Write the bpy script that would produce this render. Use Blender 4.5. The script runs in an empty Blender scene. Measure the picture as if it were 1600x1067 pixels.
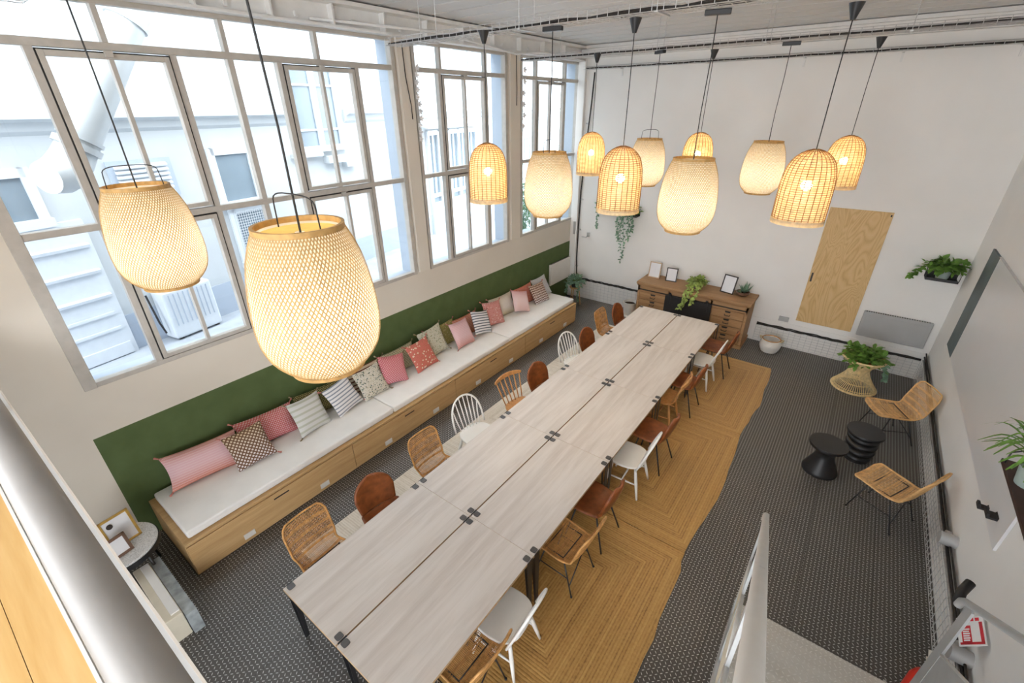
import bpy, bmesh, math, random
from mathutils import Vector, Matrix, Euler
PI = math.pi
R = math.radians
scn = bpy.context.scene
COL = scn.collection
rnd = random.Random(7)

# ---------------------------------------------------------------- helpers
class MB:
    """collects geometry for one mesh object"""
    def __init__(s):
        s.v = []; s.f = []; s.uv = {}
    def add(s, vs, fs):
        o = len(s.v); s.v.extend([tuple(p) for p in vs])
        s.f.extend([tuple(i + o for i in f) for f in fs]); return o
    def box(s, x0, y0, z0, x1, y1, z1, M=None):
        vs = [Vector(p) for p in ((x0,y0,z0),(x1,y0,z0),(x1,y1,z0),(x0,y1,z0),(x0,y0,z1),(x1,y0,z1),(x1,y1,z1),(x0,y1,z1))]
        if M: vs = [M @ p for p in vs]
        s.add(vs, [(0,3,2,1),(4,5,6,7),(0,1,5,4),(1,2,6,5),(2,3,7,6),(3,0,4,7)]); return s
    def cbox(s, c, d, M=None):
        return s.box(c[0]-d[0]/2, c[1]-d[1]/2, c[2]-d[2]/2, c[0]+d[0]/2, c[1]+d[1]/2, c[2]+d[2]/2, M)
    def tube(s, pts, r, n=8, closed=False, cap=True):
        pts = [Vector(p) for p in pts]; m = len(pts)
        rs = r if isinstance(r, (list, tuple)) else [r] * m
        up = None; rings = []
        for i, p in enumerate(pts):
            a = pts[(i - 1) % m] if (i > 0 or closed) else p
            b = pts[(i + 1) % m] if (i < m - 1 or closed) else p
            t = (b - a)
            t = t.normalized() if t.length > 1e-9 else Vector((0,0,1))
            if up is None:
                up = Vector((0,0,1)) if abs(t.z) < .9 else Vector((1,0,0))
            u = t.cross(up)
            if u.length < 1e-6: u = t.cross(Vector((0,1,0)))
            u.normalize(); w = u.cross(t).normalized(); up = w
            rings.append([p + (u * math.cos(2*PI*k/n) + w * math.sin(2*PI*k/n)) * rs[i] for k in range(n)])
        vs = [q for rg in rings for q in rg]; fs = []
        for i in range(m if closed else m - 1):
            j = (i + 1) % m
            for k in range(n):
                k2 = (k + 1) % n
                fs.append((i*n+k, i*n+k2, j*n+k2, j*n+k))
        if cap and not closed:
            fs.append(tuple(range(n))[::-1]); fs.append(tuple((m-1)*n + k for k in range(n)))
        s.add(vs, fs); return s
    def lathe(s, prof, n=32, c=(0,0,0), cap_top=False, cap_bot=False):
        vs = []; fs = []; m = len(prof)
        for r, z in prof:
            for k in range(n):
                a = 2*PI*k/n; vs.append((c[0]+r*math.cos(a), c[1]+r*math.sin(a), c[2]+z))
        for i in range(m-1):
            for k in range(n):
                k2 = (k+1) % n
                fs.append((i*n+k, i*n+k2, (i+1)*n+k2, (i+1)*n+k))
        if cap_bot: fs.append(tuple(range(n))[::-1])
        if cap_top: fs.append(tuple((m-1)*n+k for k in range(n)))
        s.add(vs, fs); return s
    def prism(s, poly, h0, h1, axis='z'):
        def mp(a, b, h):
            return (a, b, h) if axis == 'z' else ((h, a, b) if axis == 'x' else (a, h, b))
        n = len(poly)
        vs = [mp(a, b, h0) for a, b in poly] + [mp(a, b, h1) for a, b in poly]
        fs = [tuple(range(n))[::-1], tuple(range(n, 2*n))] + [(k, (k+1) % n, n+(k+1) % n, n+k) for k in range(n)]
        s.add(vs, fs); return s
    def sphere(s, c, r, n=12, m=8, sz=1.0):
        prof = [(max(1e-4, r*math.sin(PI*i/m)), -r*sz*math.cos(PI*i/m)) for i in range(m+1)]
        return s.lathe(prof, n, c)
    def strip(s, pts, w, nrm):
        """flat ribbon through pts; w half width vectors per point"""
        vs = []
        for p, q in zip(pts, w): vs += [Vector(p) - Vector(q), Vector(p) + Vector(q)]
        s.add(vs, [(2*i, 2*i+1, 2*i+3, 2*i+2) for i in range(len(pts)-1)]); return s
    def leaf(s, p, d, up, L, W, bend=.25):
        d = d.normalized(); sd = d.cross(up)
        if sd.length < 1e-4: sd = d.cross(Vector((1,0,0)))
        sd.normalize(); n = sd.cross(d).normalized()
        a = p; b = p + d*L*.45 + n*L*.10; c = p + d*L - n*L*bend
        l = p + d*L*.4 + sd*W*.5; r = p + d*L*.4 - sd*W*.5
        l2 = p + d*L*.75 + sd*W*.3 - n*L*bend*.5; r2 = p + d*L*.75 - sd*W*.3 - n*L*bend*.5
        m2 = p + d*L*.75 + n*L*.02 - n*L*bend*.4
        s.add([a, l, b, r, l2, m2, r2, c], [(0,2,1),(0,3,2),(1,2,5,4),(2,3,6,5),(4,5,7),(5,6,7)]); return s
    def build(s, name, mat, parent=None, smooth=False, loc=(0,0,0), rot=(0,0,0), bevel=0, seg=2, angle=None):
        me = bpy.data.meshes.new(name); me.from_pydata(s.v, [], s.f); me.update()
        o = bpy.data.objects.new(name, me); COL.objects.link(o)
        if mat: me.materials.append(mat)
        if smooth:
            me.polygons.foreach_set('use_smooth', [True] * len(me.polygons))
            if angle: me.set_sharp_from_angle(angle=R(angle))
        o.location = loc; o.rotation_euler = rot
        if parent: o.parent = parent
        if bevel:
            b = o.modifiers.new('bevel', 'BEVEL'); b.width = bevel; b.segments = seg; b.limit_method = 'ANGLE'; b.angle_limit = R(40)
        return o

def tag(o, label=None, cat=None, group=None, kind=None):
    if label: o['label'] = label
    if cat: o['category'] = cat
    if group: o['group'] = group
    if kind: o['kind'] = kind
    return o
def thing(name, label, cat, loc=(0,0,0), rz=0, group=None):
    o = bpy.data.objects.new(name, None); COL.objects.link(o)
    o.empty_display_size = .1
    o.location = loc; o.rotation_euler = (0, 0, rz)
    return tag(o, label, cat, group)
def struct(o): o['kind'] = 'structure'; return o
def sroot(name, loc=(0,0,0), rz=0):
    o = bpy.data.objects.new(name, None); COL.objects.link(o); o.location = loc; o.rotation_euler = (0,0,rz)
    o['kind'] = 'structure'; return o
def dup(root, loc=None, rz=None, label=None, group=None):
    kids = {}
    for o in COL.objects:
        if o.parent: kids.setdefault(o.parent, []).append(o)
    def cp(o, par):
        c = o.copy(); COL.objects.link(c)
        if par: c.parent = par
        for k in kids.get(o, []): cp(k, c)
        return c
    r = cp(root, None)
    if loc is not None: r.location = loc
    if rz is not None: r.rotation_euler = (0, 0, rz)
    if label: r['label'] = label
    if group: r['group'] = group
    return r

# ---------------------------------------------------------------- materials
class NT:
    def __init__(s, name):
        s.m = bpy.data.materials.new(name); s.m.use_nodes = True
        s.t = s.m.node_tree; s.t.nodes.clear()
        s.out = s.t.nodes.new('ShaderNodeOutputMaterial')
    def n(s, typ, **kw):
        nd = s.t.nodes.new(typ)
        for k, v in kw.items():
            if k.startswith('i_'):
                key = k[2:]; key = int(key) if key.isdigit() else key
                s.put(nd.inputs[key], v)
            else: setattr(nd, k, v)
        return nd
    def put(s, sock, v):
        if hasattr(v, 'is_output') or isinstance(v, bpy.types.NodeSocket): s.t.links.new(v, sock)
        else: sock.default_value = v
    def math(s, op, a, b=0.0, c=None):
        nd = s.t.nodes.new('ShaderNodeMath'); nd.operation = op
        s.put(nd.inputs[0], a); s.put(nd.inputs[1], b)
        if c is not None: s.put(nd.inputs[2], c)
        return nd.outputs[0]
    def coord(s, kind='Object', scale=(1,1,1), rot=(0,0,0), loc=(0,0,0)):
        tc = s.t.nodes.new('ShaderNodeTexCoord'); mp = s.t.nodes.new('ShaderNodeMapping')
        s.t.links.new(tc.outputs[kind], mp.inputs[0])
        mp.inputs['Scale'].default_value = scale; mp.inputs['Rotation'].default_value = rot; mp.inputs['Location'].default_value = loc
        return mp.outputs[0]
    def noise(s, vec, scale=5, detail=3, rough=.5, dist=0):
        nd = s.n('ShaderNodeTexNoise', i_Scale=scale, i_Detail=detail, i_Roughness=rough, i_Distortion=dist)
        s.t.links.new(vec, nd.inputs['Vector']); return nd.outputs['Fac']
    def ramp(s, fac, stops, interp='LINEAR'):
        nd = s.t.nodes.new('ShaderNodeValToRGB'); cr = nd.color_ramp; cr.interpolation = interp
        while len(cr.elements) < len(stops): cr.elements.new(.5)
        for e, (p, c) in zip(cr.elements, stops): e.position = p; e.color = (*c, 1) if len(c) == 3 else c
        s.put(nd.inputs[0], fac); return nd.outputs[0]
    def mix(s, fac, a, b):
        nd = s.t.nodes.new('ShaderNodeMix'); nd.data_type = 'RGBA'
        s.put(nd.inputs[0], fac)
        s.put(nd.inputs[6], (*a, 1) if isinstance(a, tuple) else a); s.put(nd.inputs[7], (*b, 1) if isinstance(b, tuple) else b)
        return nd.outputs[2]
    def sep(s, vec):
        nd = s.t.nodes.new('ShaderNodeSeparateXYZ'); s.t.links.new(vec, nd.inputs[0]); return nd.outputs
    def bsdf(s, col, rough=.5, metal=0, spec=.5, bump=None, bs=.3, bd=.01, trans=0, coat=0, sheen=0):
        p = s.t.nodes.new('ShaderNodeBsdfPrincipled')
        s.put(p.inputs['Base Color'], (*col, 1) if isinstance(col, tuple) else col)
        s.put(p.inputs['Roughness'], rough); p.inputs['Metallic'].default_value = metal
        p.inputs['Specular IOR Level'].default_value = spec; p.inputs['Coat Weight'].default_value = coat
        p.inputs['Sheen Weight'].default_value = sheen
        if bump is not None:
            b = s.t.nodes.new('ShaderNodeBump'); b.inputs['Strength'].default_value = bs; b.inputs['Distance'].default_value = bd
            s.put(b.inputs['Height'], bump); s.t.links.new(b.outputs[0], p.inputs['Normal'])
        s.p = p; sh = p.outputs[0]
        if trans:
            tr = s.t.nodes.new('ShaderNodeBsdfTranslucent'); s.put(tr.inputs[0], (*col, 1) if isinstance(col, tuple) else col)
            mx = s.t.nodes.new('ShaderNodeMixShader'); mx.inputs[0].default_value = trans
            s.t.links.new(sh, mx.inputs[1]); s.t.links.new(tr.outputs[0], mx.inputs[2]); sh = mx.outputs[0]
        s.t.links.new(sh, s.out.inputs[0]); return s.m

def plain(name, col, rough=.5, metal=0, spec=.5, nscale=30, var=.06, bump=.0, trans=0, coat=0):
    t = NT(name); v = t.coord('Object'); f = t.noise(v, nscale, 3)
    lo = tuple(c*(1-var) for c in col); hi = tuple(min(1, c*(1+var)) for c in col)
    c = t.ramp(f, [(.3, lo), (.7, hi)])
    return t.bsdf(c, rough, metal, spec, bump=f if bump else None, bs=bump, trans=trans, coat=coat)
def wood(name, c1, c2, axis='y', scale=1.0, rough=.5, bs=.05, spec=.35):
    t = NT(name); s = {'x': (.6, 9, 9), 'y': (9, .6, 9), 'z': (9, 9, .6)}[axis]
    v = t.coord('Object', tuple(a*scale for a in s))
    f = t.noise(v, 2.2, 5, .6, .6); g = t.noise(v, 11, 3, .6)
    k = t.math('ADD', t.math('MULTIPLY', f, .7), t.math('MULTIPLY', g, .3))
    return t.bsdf(t.ramp(k, [(.32, c1), (.66, c2)]), rough, 0, spec, bump=k, bs=bs, bd=.004)

M = {}
M['wall'] = plain('painted_wall', (.845,.83,.805), .85, spec=.2, nscale=1.6, var=.02, bump=.03)
M['ceil'] = plain('painted_boards', (.66,.655,.65), .7, spec=.2, nscale=3, var=.03)
M['white_metal'] = plain('white_metal', (.78,.775,.76), .45, 0, .5, 8, .04)
M['frame'] = plain('window_frame_paint', (.47,.44,.40), .5, 0, .4, 12, .07)
M['frame_white'] = plain('facade_joinery_white', (.60,.63,.66), .5, 0, .4, 12, .03)
M['black'] = plain('black_metal', (.018,.018,.02), .38, 0, .5, 20, .1)
M['black_plastic'] = plain('black_plastic', (.02,.018,.018), .55, 0, .4, 20, .1)
M['clamp'] = plain('dark_grey_clamp', (.085,.08,.08), .4, .2, .5, 20, .08)
M['stool'] = plain('black_satin', (.014,.013,.014), .42, 0, .5, 6, .1)
M['leather'] = plain('cognac_leather', (.23,.068,.019), .42, 0, .45, 14, .28, .12)
M['rattan'] = plain('rattan_cane', (.52,.27,.09), .5, 0, .4, 22, .3, .1)
M['rattan_light'] = plain('light_rattan_cane', (.66,.40,.17), .5, 0, .4, 22, .2, .1)
M['wicker'] = plain('pale_wicker', (.78,.60,.31), .5, 0, .4, 25, .2, .1)
M['chair_white'] = plain('white_lacquer', (.80,.79,.76), .38, 0, .45, 6, .03)
M['chair_wood'] = wood('warm_beech', (.42,.19,.06), (.62,.32,.12), 'z', 1.2, .4)
M['oak'] = wood('oak_veneer', (.47,.285,.12), (.63,.42,.205), 'y', .8, .5)
M['oak_rail'] = wood('oak_rail', (.44,.27,.115), (.58,.385,.19), 'y', .8, .5)
M['dresser'] = wood('reclaimed_wood', (.27,.145,.065), (.43,.26,.13), 'x', .9, .6)
M['pine'] = wood('pine_boards', (.50,.29,.09), (.64,.43,.19), 'x', .35, .4, .02)
M['rail'] = plain('dark_grey_rail', (.30,.29,.28), .45, .2, .5, 9, .05)
M['cush'] = plain('white_canvas', (.80,.785,.76), .9, 0, .1, 5, .03, .08)
M['steel'] = plain('grey_painted_steel', (.50,.51,.515), .35, .3, .5, 9, .05)
M['steel_white'] = plain('pale_steel', (.70,.70,.685), .35, .1, .5, 9, .04)
M['cream_panel'] = plain('cream_panel', (.66,.60,.48), .5, 0, .4, 9, .04)
M['fascia'] = plain('fascia_paint', (.46,.42,.37), .6, 0, .3, 9, .04)
M['galv'] = plain('galvanised_wire', (.60,.60,.60), .4, .5, .5, 40, .1)
M['cable'] = plain('dark_cable', (.03,.026,.024), .6, 0, .3, 30, .3)
M['cable_grey'] = plain('grey_cable', (.33,.31,.30), .6, 0, .3, 30, .2)
M['radiator'] = plain('radiator_enamel', (.72,.70,.66), .4, 0, .4, 5, .02)
M['radiator_grey'] = plain('grey_radiator', (.42,.42,.42), .45, .1, .4, 5, .03)
M['gold'] = plain('gilt_frame', (.58,.36,.09), .35, .5, .5, 20, .1)
M['frame_dark'] = plain('dark_stained_frame', (.04,.03,.027), .4, 0, .4, 20, .15)
M['frame_brown'] = plain('brown_frame', (.16,.09,.06), .45, 0, .4, 20, .15)
M['frame_pale'] = plain('pale_wood_frame', (.55,.40,.28), .5, 0, .4, 20, .1)
M['paper'] = plain('white_paper', (.80,.80,.82), .5, 0, .5, 10, .02)
M['leaf'] = plain('green_leaf', (.14,.28,.05), .45, 0, .4, 9, .45, trans=.25)
M['leaf_lime'] = plain('variegated_leaf', (.36,.46,.12), .45, 0, .4, 14, .5, trans=.25)
M['leaf_grey'] = plain('grey_green_leaf', (.20,.33,.22), .45, 0, .4, 14, .4, trans=.25)
M['stem'] = plain('plant_stem', (.16,.25,.06), .6, 0, .3, 12, .2)
M['soil'] = plain('potting_soil', (.05,.03,.02), .95, 0, .1, 40, .4, .3)
M['pot_grey'] = plain('grey_green_pot', (.33,.40,.37), .5, 0, .4, 8, .06)
M['pot_white'] = plain('white_ceramic', (.74,.72,.68), .4, 0, .5, 8, .05)
M['terracotta'] = plain('terracotta', (.42,.17,.08), .7, 0, .3, 12, .15)
M['red'] = plain('red_enamel', (.62,.035,.02), .3, 0, .5, 9, .05)
M['sign_red'] = plain('sign_red', (.60,.02,.035), .5, 0, .4, 9, .03)
M['slate'] = plain('slate_board', (.085,.115,.125), .5, 0, .4, 4, .15)
M['board'] = plain('whiteboard_enamel', (.74,.735,.74), .3, 0, .5, 3, .01)
M['shelf_dark'] = plain('dark_brown_shelf', (.045,.02,.016), .5, 0, .4, 12, .15)
M['facade'] = plain('white_render', (.50,.525,.54), .9, 0, .1, 2, .03, .05)
M['facade_low'] = plain('grey_render', (.40,.45,.52), .9, 0, .1, 2, .03, .05)
M['ground'] = plain('pale_concrete', (.36,.39,.43), .85, 0, .2, 3, .10, .1)
M['duct'] = plain('galvanised_duct', (.46,.48,.49), .4, .25, .5, 4, .06)
M['tassel'] = plain('tassel_thread', (.50,.20,.17), .9, 0, .1, 40, .2)
M['tassel_dark'] = plain('dark_tassel_thread', (.25,.2,.12), .9, 0, .1, 40, .2)
M['cord'] = plain('dark_lamp_cord', (.035,.035,.035), .6, 0, .3, 50, .2)
M['bamboo'] = plain('bamboo_strip', (.52,.37,.18), .55, 0, .3, 30, .15, trans=.35)
M['bamboo_rim'] = plain('bamboo_hoop', (.62,.39,.15), .5, 0, .3, 30, .15, trans=.2)
M['lining'] = plain('paper_lining', (.90,.87,.80), .8, 0, .1, 12, .03, trans=.6)
M['rattan_shade'] = plain('rattan_shade_strip', (.84,.73,.50), .55, 0, .3, 26, .15, trans=.45)
M['rattan_dark'] = plain('rattan_shade_rib', (.30,.145,.05), .55, 0, .3, 26, .3)
M['top_disc'] = plain('yellow_bamboo_disc', (.78,.56,.20), .6, 0, .2, 20, .06, trans=.5)
M['concrete_sample'] = plain('marbled_grey_sheet', (.33,.36,.37), .4, 0, .4, 9, .35)

def window_wall_mat():
    t = NT('cream_wall_with_green_band'); v = t.coord('Object'); x, y, z = t.sep(v)
    g = t.math('MULTIPLY', t.math('LESS_THAN', z, 1.417), t.math('GREATER_THAN', y, -9.365))
    f = t.noise(v, 1.5, 3)
    cr = t.ramp(f, [(.3, (.66,.605,.525)), (.7, (.70,.645,.565))])
    gr = t.ramp(t.noise(v, 5, 3), [(.3, (.083,.118,.043)), (.7, (.098,.138,.054))])
    return t.bsdf(t.mix(g, cr, gr), .8, 0, .25, bump=f, bs=.03)
M['window_wall'] = window_wall_mat()

def floor_mat(name, base1, base2, dash, pitch=.075, seams=True):
    t = NT(name); v = t.coord('Object', rot=(0, 0, R(0)))
    x, y, z = t.sep(v)
    u = t.math('DIVIDE', x, pitch); w = t.math('DIVIDE', y, pitch)
    cu = t.math('FLOOR', u); cw = t.math('FLOOR', w)
    fu = t.math('SUBTRACT', t.math('SUBTRACT', u, cu), .5); fw = t.math('SUBTRACT', t.math('SUBTRACT', w, cw), .5)
    par = t.math('MODULO', t.math('ABSOLUTE', t.math('ADD', cu, cw)), 2)      # checkerboard of directions
    flag = t.math('GREATER_THAN', par, .5)
    c = .7071
    a = t.math('MULTIPLY', t.math('ADD', fu, fw), c); b = t.math('MULTIPLY', t.math('SUBTRACT', fu, fw), c)
    inv = t.math('SUBTRACT', 1.0, flag)
    al = t.math('ADD', t.math('MULTIPLY', a, flag), t.math('MULTIPLY', b, inv))
    ac = t.math('ADD', t.math('MULTIPLY', b, flag), t.math('MULTIPLY', a, inv))
    d = t.math('ADD', t.math('POWER', t.math('DIVIDE', al, .36), 2), t.math('POWER', t.math('DIVIDE', ac, .095), 2))
    m = t.n('ShaderNodeMapRange', i_1=1.1, i_2=.7); t.put(m.inputs[0], d); k = m.outputs[0]
    f = t.noise(v, 1.3, 4); col = t.ramp(f, [(.3, base1), (.7, base2)])
    col = t.mix(k, col, dash)
    if seams:
        su = t.math('ABSOLUTE', t.math('SUBTRACT', t.math('FRACT', t.math('DIVIDE', x, .60)), .5))
        ln = t.math('GREATER_THAN', su, .492)
        col = t.mix(t.math('MULTIPLY', ln, .6), col, (.02, .019, .018))
    rg = t.n('ShaderNodeMapRange', i_1=0, i_2=1, i_3=.40, i_4=.28); t.put(rg.inputs[0], k)
    return t.bsdf(col, rg.outputs[0], 0, .5, bump=k, bs=.5, bd=.003)
M['floor'] = floor_mat('checker_plate_floor', (.058,.053,.048), (.078,.071,.064), (.58,.57,.56), .034)
M['tread'] = floor_mat('checker_plate_tread', (.50,.475,.43), (.57,.545,.50), (.68,.66,.62), .034, False)

def table_mat():
    t = NT('whitewashed_wood'); v = t.coord('Object', (7, .5, 7)); v0 = t.coord('Object')
    f = t.noise(v, 2.4, 5, .6, .5); x, y, z = t.sep(v0)
    pl = t.n('ShaderNodeTexWhiteNoise', noise_dimensions='1D'); t.put(pl.inputs['W'], t.math('FLOOR', t.math('DIVIDE', t.math('ADD', x, 3.0), .125)))
    k = t.math('ADD', t.math('MULTIPLY', f, .75), t.math('MULTIPLY', pl.outputs[0], .18))
    return t.bsdf(t.ramp(k, [(.25, (.52,.46,.415)), (.5, (.635,.58,.535)), (.75, (.71,.66,.62))]), .42, 0, .4, bump=f, bs=.04, bd=.003)
M['table'] = table_mat()
M['table_edge'] = wood('table_edge_wood', (.42,.27,.14), (.55,.38,.22), 'y', 1, .5)

def jute_mat(name, c1, c2, c3):
    t = NT(name); v = t.coord('Object'); x, y, z = t.sep(v)
    dx = t.math('SUBTRACT', 1.105, t.math('ABSOLUTE', x)); dy = t.math('SUBTRACT', 1.225, t.math('ABSOLUTE', y))
    d = t.math('MINIMUM', dx, dy)
    cmb = t.n('ShaderNodeCombineXYZ'); t.put(cmb.inputs[0], d)
    band = t.noise(cmb.outputs[0], 16, 4, .7)
    fine = t.noise(v, 45, 3, .7)
    br = t.math('ABSOLUTE', t.math('SINE', t.math('MULTIPLY', d, PI/.028)))
    k = t.math('ADD', t.math('ADD', t.math('MULTIPLY', band, .62), t.math('MULTIPLY', fine, .28)), t.math('MULTIPLY', br, .10))
    col = t.ramp(k, [(.36, c1), (.48, c2), (.64, c3)])
    h = t.math('ADD', br, t.math('MULTIPLY', fine, .6))
    return t.bsdf(col, .5, 0, .5, bump=h, bs=.4, bd=.004, sheen=.2)
M['jute'] = jute_mat('braided_jute', (.17,.075,.018), (.41,.22,.055), (.55,.335,.105))
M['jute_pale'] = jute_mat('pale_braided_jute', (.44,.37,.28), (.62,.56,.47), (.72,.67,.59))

def ply_mat():
    t = NT('rotary_cut_plywood'); v = t.coord('Object', (1.3, 1.3, .35), loc=(.3,.1,.2))
    w = t.noise(v, 2.0, 2, .5, .8); ring = t.math('FRACT', t.math('MULTIPLY', w, 21))
    ring = t.math('ABSOLUTE', t.math('SUBTRACT', ring, .5))
    f = t.noise(t.coord('Object', (30, 30, 2)), 3, 3)
    k = t.math('ADD', t.math('MULTIPLY', ring, .9), t.math('MULTIPLY', f, .45))
    return t.bsdf(t.ramp(k, [(.2, (.56,.36,.15)), (.45, (.66,.45,.21)), (.8, (.70,.495,.25))]), .5, 0, .35)
M['ply'] = ply_mat()

def terrazzo():
    t = NT('terrazzo'); v = t.coord('Object')
    n = t.n('ShaderNodeTexVoronoi', i_Scale=150); t.t.links.new(v, n.inputs['Vector'])
    x, y, z = t.sep(n.outputs['Color'])
    return t.bsdf(t.ramp(x, [(.0, (.50,.49,.48)), (.2, (.66,.65,.64)), (.6, (.74,.73,.72))], 'CONSTANT'), .35)
M['terrazzo'] = terrazzo()
def glass_mat():
    t = NT('window_glass')
    tr = t.n('ShaderNodeBsdfTransparent'); tr.inputs[0].default_value = (.95,.975,.985,1)
    gl = t.n('ShaderNodeBsdfGlossy'); gl.inputs['Roughness'].default_value = .02
    lw = t.n('ShaderNodeLayerWeight'); lw.inputs[0].default_value = .5
    fr = t.math('ADD', t.math('MULTIPLY', t.math('POWER', lw.outputs['Facing'], 5), .55), .02)
    mx = t.n('ShaderNodeMixShader'); t.t.links.new(fr, mx.inputs[0]); t.t.links.new(tr.outputs[0], mx.inputs[1]); t.t.links.new(gl.outputs[0], mx.inputs[2])
    t.t.links.new(mx.outputs[0], t.out.inputs[0]); return t.m
M['glass'] = glass_mat()
M['dark_glass'] = plain('facade_window_glass', (.20,.25,.29), .12, 0, .5, 2, .08)
def bulb_mat(name, k, c=(1,.82,.55,1)):
    t = NT(name); e = t.n('ShaderNodeEmission'); e.inputs[0].default_value = c; e.inputs[1].default_value = k
    t.t.links.new(e.outputs[0], t.out.inputs[0]); return t.m
M['bulb'] = bulb_mat('bright_filament_bulb', 320)
M['bulb_soft'] = bulb_mat('frosted_bulb', 64, (1,.88,.68,1))

def fabric(name, kind, a, b, c=None, n=8):
    """a woven pillow pattern laid out on the pillow's own UV map"""
    t = NT(name); v = t.coord('UV'); x, y, z = t.sep(v)
    c = c or a
    weave = t.noise(t.coord('UV', (1,1,1)), 120, 2)
    if kind == 'stripe':        # stripes across
        s = t.math('FRACT', t.math('MULTIPLY', y, n)); k = t.math('GREATER_THAN', s, .64); col = t.mix(k, a, b)
    elif kind == 'ombre':
        s = t.math('FRACT', t.math('MULTIPLY', y, n*2)); zz = t.math('ABSOLUTE', t.math('SUBTRACT', t.math('FRACT', t.math('MULTIPLY', x, 30)), .5))
        k = t.math('GREATER_THAN', t.math('ADD', s, t.math('MULTIPLY', zz, .6)), .75)
        base = t.ramp(y, [(.05, a), (.4, b), (.6, b), (.95, c)]); col = t.mix(t.math('MULTIPLY', k, .35), base, (.78,.66,.64))
    elif kind == 'diamond':
        u = t.math('ABSOLUTE', t.math('SUBTRACT', t.math('FRACT', t.math('MULTIPLY', t.math('ADD', x, y), n)), .5))
        w = t.math('ABSOLUTE', t.math('SUBTRACT', t.math('FRACT', t.math('MULTIPLY', t.math('SUBTRACT', x, y), n)), .5))
        k = t.math('MULTIPLY', t.math('GREATER_THAN', u, .2), t.math('GREATER_THAN', w, .2))
        base = t.ramp(y, [(.1, b), (.9, c)]); col = t.mix(k, a, base)
    elif kind == 'chevron':
        w = t.math('ABSOLUTE', t.math('SUBTRACT', t.math('FRACT', t.math('MULTIPLY', x, n)), .5))
        s = t.math('FRACT', t.math('ADD', t.math('MULTIPLY', y, n), w)); k = t.math('GREATER_THAN', s, .5)
        base = t.ramp(y, [(.1, b), (.9, c)]); col = t.mix(k, a, base)
    elif kind == 'dots':
        vo = t.n('ShaderNodeTexVoronoi', i_Scale=n*2.0); vo.inputs['Randomness'].default_value = .15
        t.t.links.new(t.coord('UV'), vo.inputs['Vector']); k = t.math('LESS_THAN', vo.outputs['Distance'], .32); col = t.mix(k, a, b)
    elif kind == 'floral':
        vo = t.n('ShaderNodeTexVoronoi', i_Scale=n); t.t.links.new(t.coord('UV'), vo.inputs['Vector'])
        nn = t.noise(t.coord('UV'), n*2.2, 4, .7)
        k = t.math('LESS_THAN', t.math('ADD', vo.outputs['Distance'], t.math('MULTIPLY', nn, .25)), .42)
        k2 = t.math('GREATER_THAN', nn, .57); col = t.mix(k2, t.mix(k, a, b), c)
    return t.bsdf(col, .9, 0, .1, bump=weave, bs=.15, bd=.003)

# ---------------------------------------------------------------- camera
cam = bpy.data.cameras.new('camera'); co = bpy.data.objects.new('camera', cam); COL.objects.link(co)
cam.sensor_width = 36; cam.lens = 704.153*36/1600; cam.clip_start = .02; cam.clip_end = 200
rt = Vector((0.79922941,0.60096548,-0.00853532)); up = Vector((-0.2701252,0.37185561,0.88811924)); fw = Vector((-0.53690291,0.70750541,-0.45953386))
m = Matrix.Identity(4)
for i in range(3): m[i][0] = rt[i]; m[i][1] = up[i]; m[i][2] = -fw[i]
m[0][3], m[1][3], m[2][3] = 5.46711774, -9.66599217, 4.30721105
co.matrix_world = m; scn.camera = co

# ---------------------------------------------------------------- room shell
W = 7.085; H = 5.42; NEAR = -12.0; MZ = 2.8
struct(MB().box(-.0, NEAR, -.12, W+.25, 0.25, 0).build('floor', M['floor']))
# ceiling of lapped white boards running along x
b = MB(); y = NEAR
while y < .2:
    b.box(-.3, y, H+.045, W+.25, y+.422, H+.06); b.box(-.3, y, H, W+.25, y+.375, H+.05); y += .42
struct(b.build('ceiling', M['ceil']))
struct(MB().box(-.3, 0, 0, W+.25, .25, H+.05).build('wall_back', M['wall']))
struct(MB().box(W, NEAR, 0, W+.25, 0, H+.05).build('wall_right', M['wall']))
b = MB()
wins = [(-9.25,-5.0), (-4.70,-2.55), (-2.15,-.02)]
def wall_boxes(b, x0, x1):
    b.box(x0, NEAR, 0, x1, 0, 1.93)
    b.box(x0, NEAR, 5.15, x1, 0, H+.05)
    for y0, y1 in ((NEAR,-9.25), (-5.0,-4.70), (-2.55,-2.15), (-.02,0)): b.box(x0, y0, 1.93, x1, y1, 5.15)
    return b
struct(wall_boxes(b, -.085, 0).build('wall_left', M['window_wall']))
struct(wall_boxes(MB(), -.34, -.086).build('wall_outside', M['facade_low']))
# the two piers stand slightly proud
for i, (y0, y1) in enumerate(((-4.97,-4.74), (-2.50,-2.20))):
    struct(MB().box(0, y0, 1.95, .05, y1, 5.14).build('trim_%d' % (i+1), M['window_wall'], bevel=.006))
# steel beam above the windows
b = MB(); b.box(.0, NEAR, 5.14, .16, -.02, 5.165); b.box(.05, NEAR, 5.165, .07, -.02, 5.36); b.box(.0, NEAR, 5.36, .22, -.02, 5.40)
yy = -11.7
while yy < -.2:
    b.box(.055, yy, 5.165, .16, yy+.02, 5.36); b.box(.06, yy+.3, 5.20, .10, yy+.33, 5.25); yy += .72
struct(b.build('trim_3', M['white_metal']))
# beam on the back wall just below the ceiling
b = MB(); b.box(.0, -.16, 5.20, W, 0, 5.24); b.box(.0, -.10, 5.24, W, -.06, 5.36); b.box(.0, -.18, 5.36, W, 0, 5.41)
struct(b.build('trim_4', M['white_metal']))
# white masonry pier in the far corner
struct(MB().box(.0, -.09, 0, .17, 0, 5.2).build('trim_5', M['wall'], bevel=.01))

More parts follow.
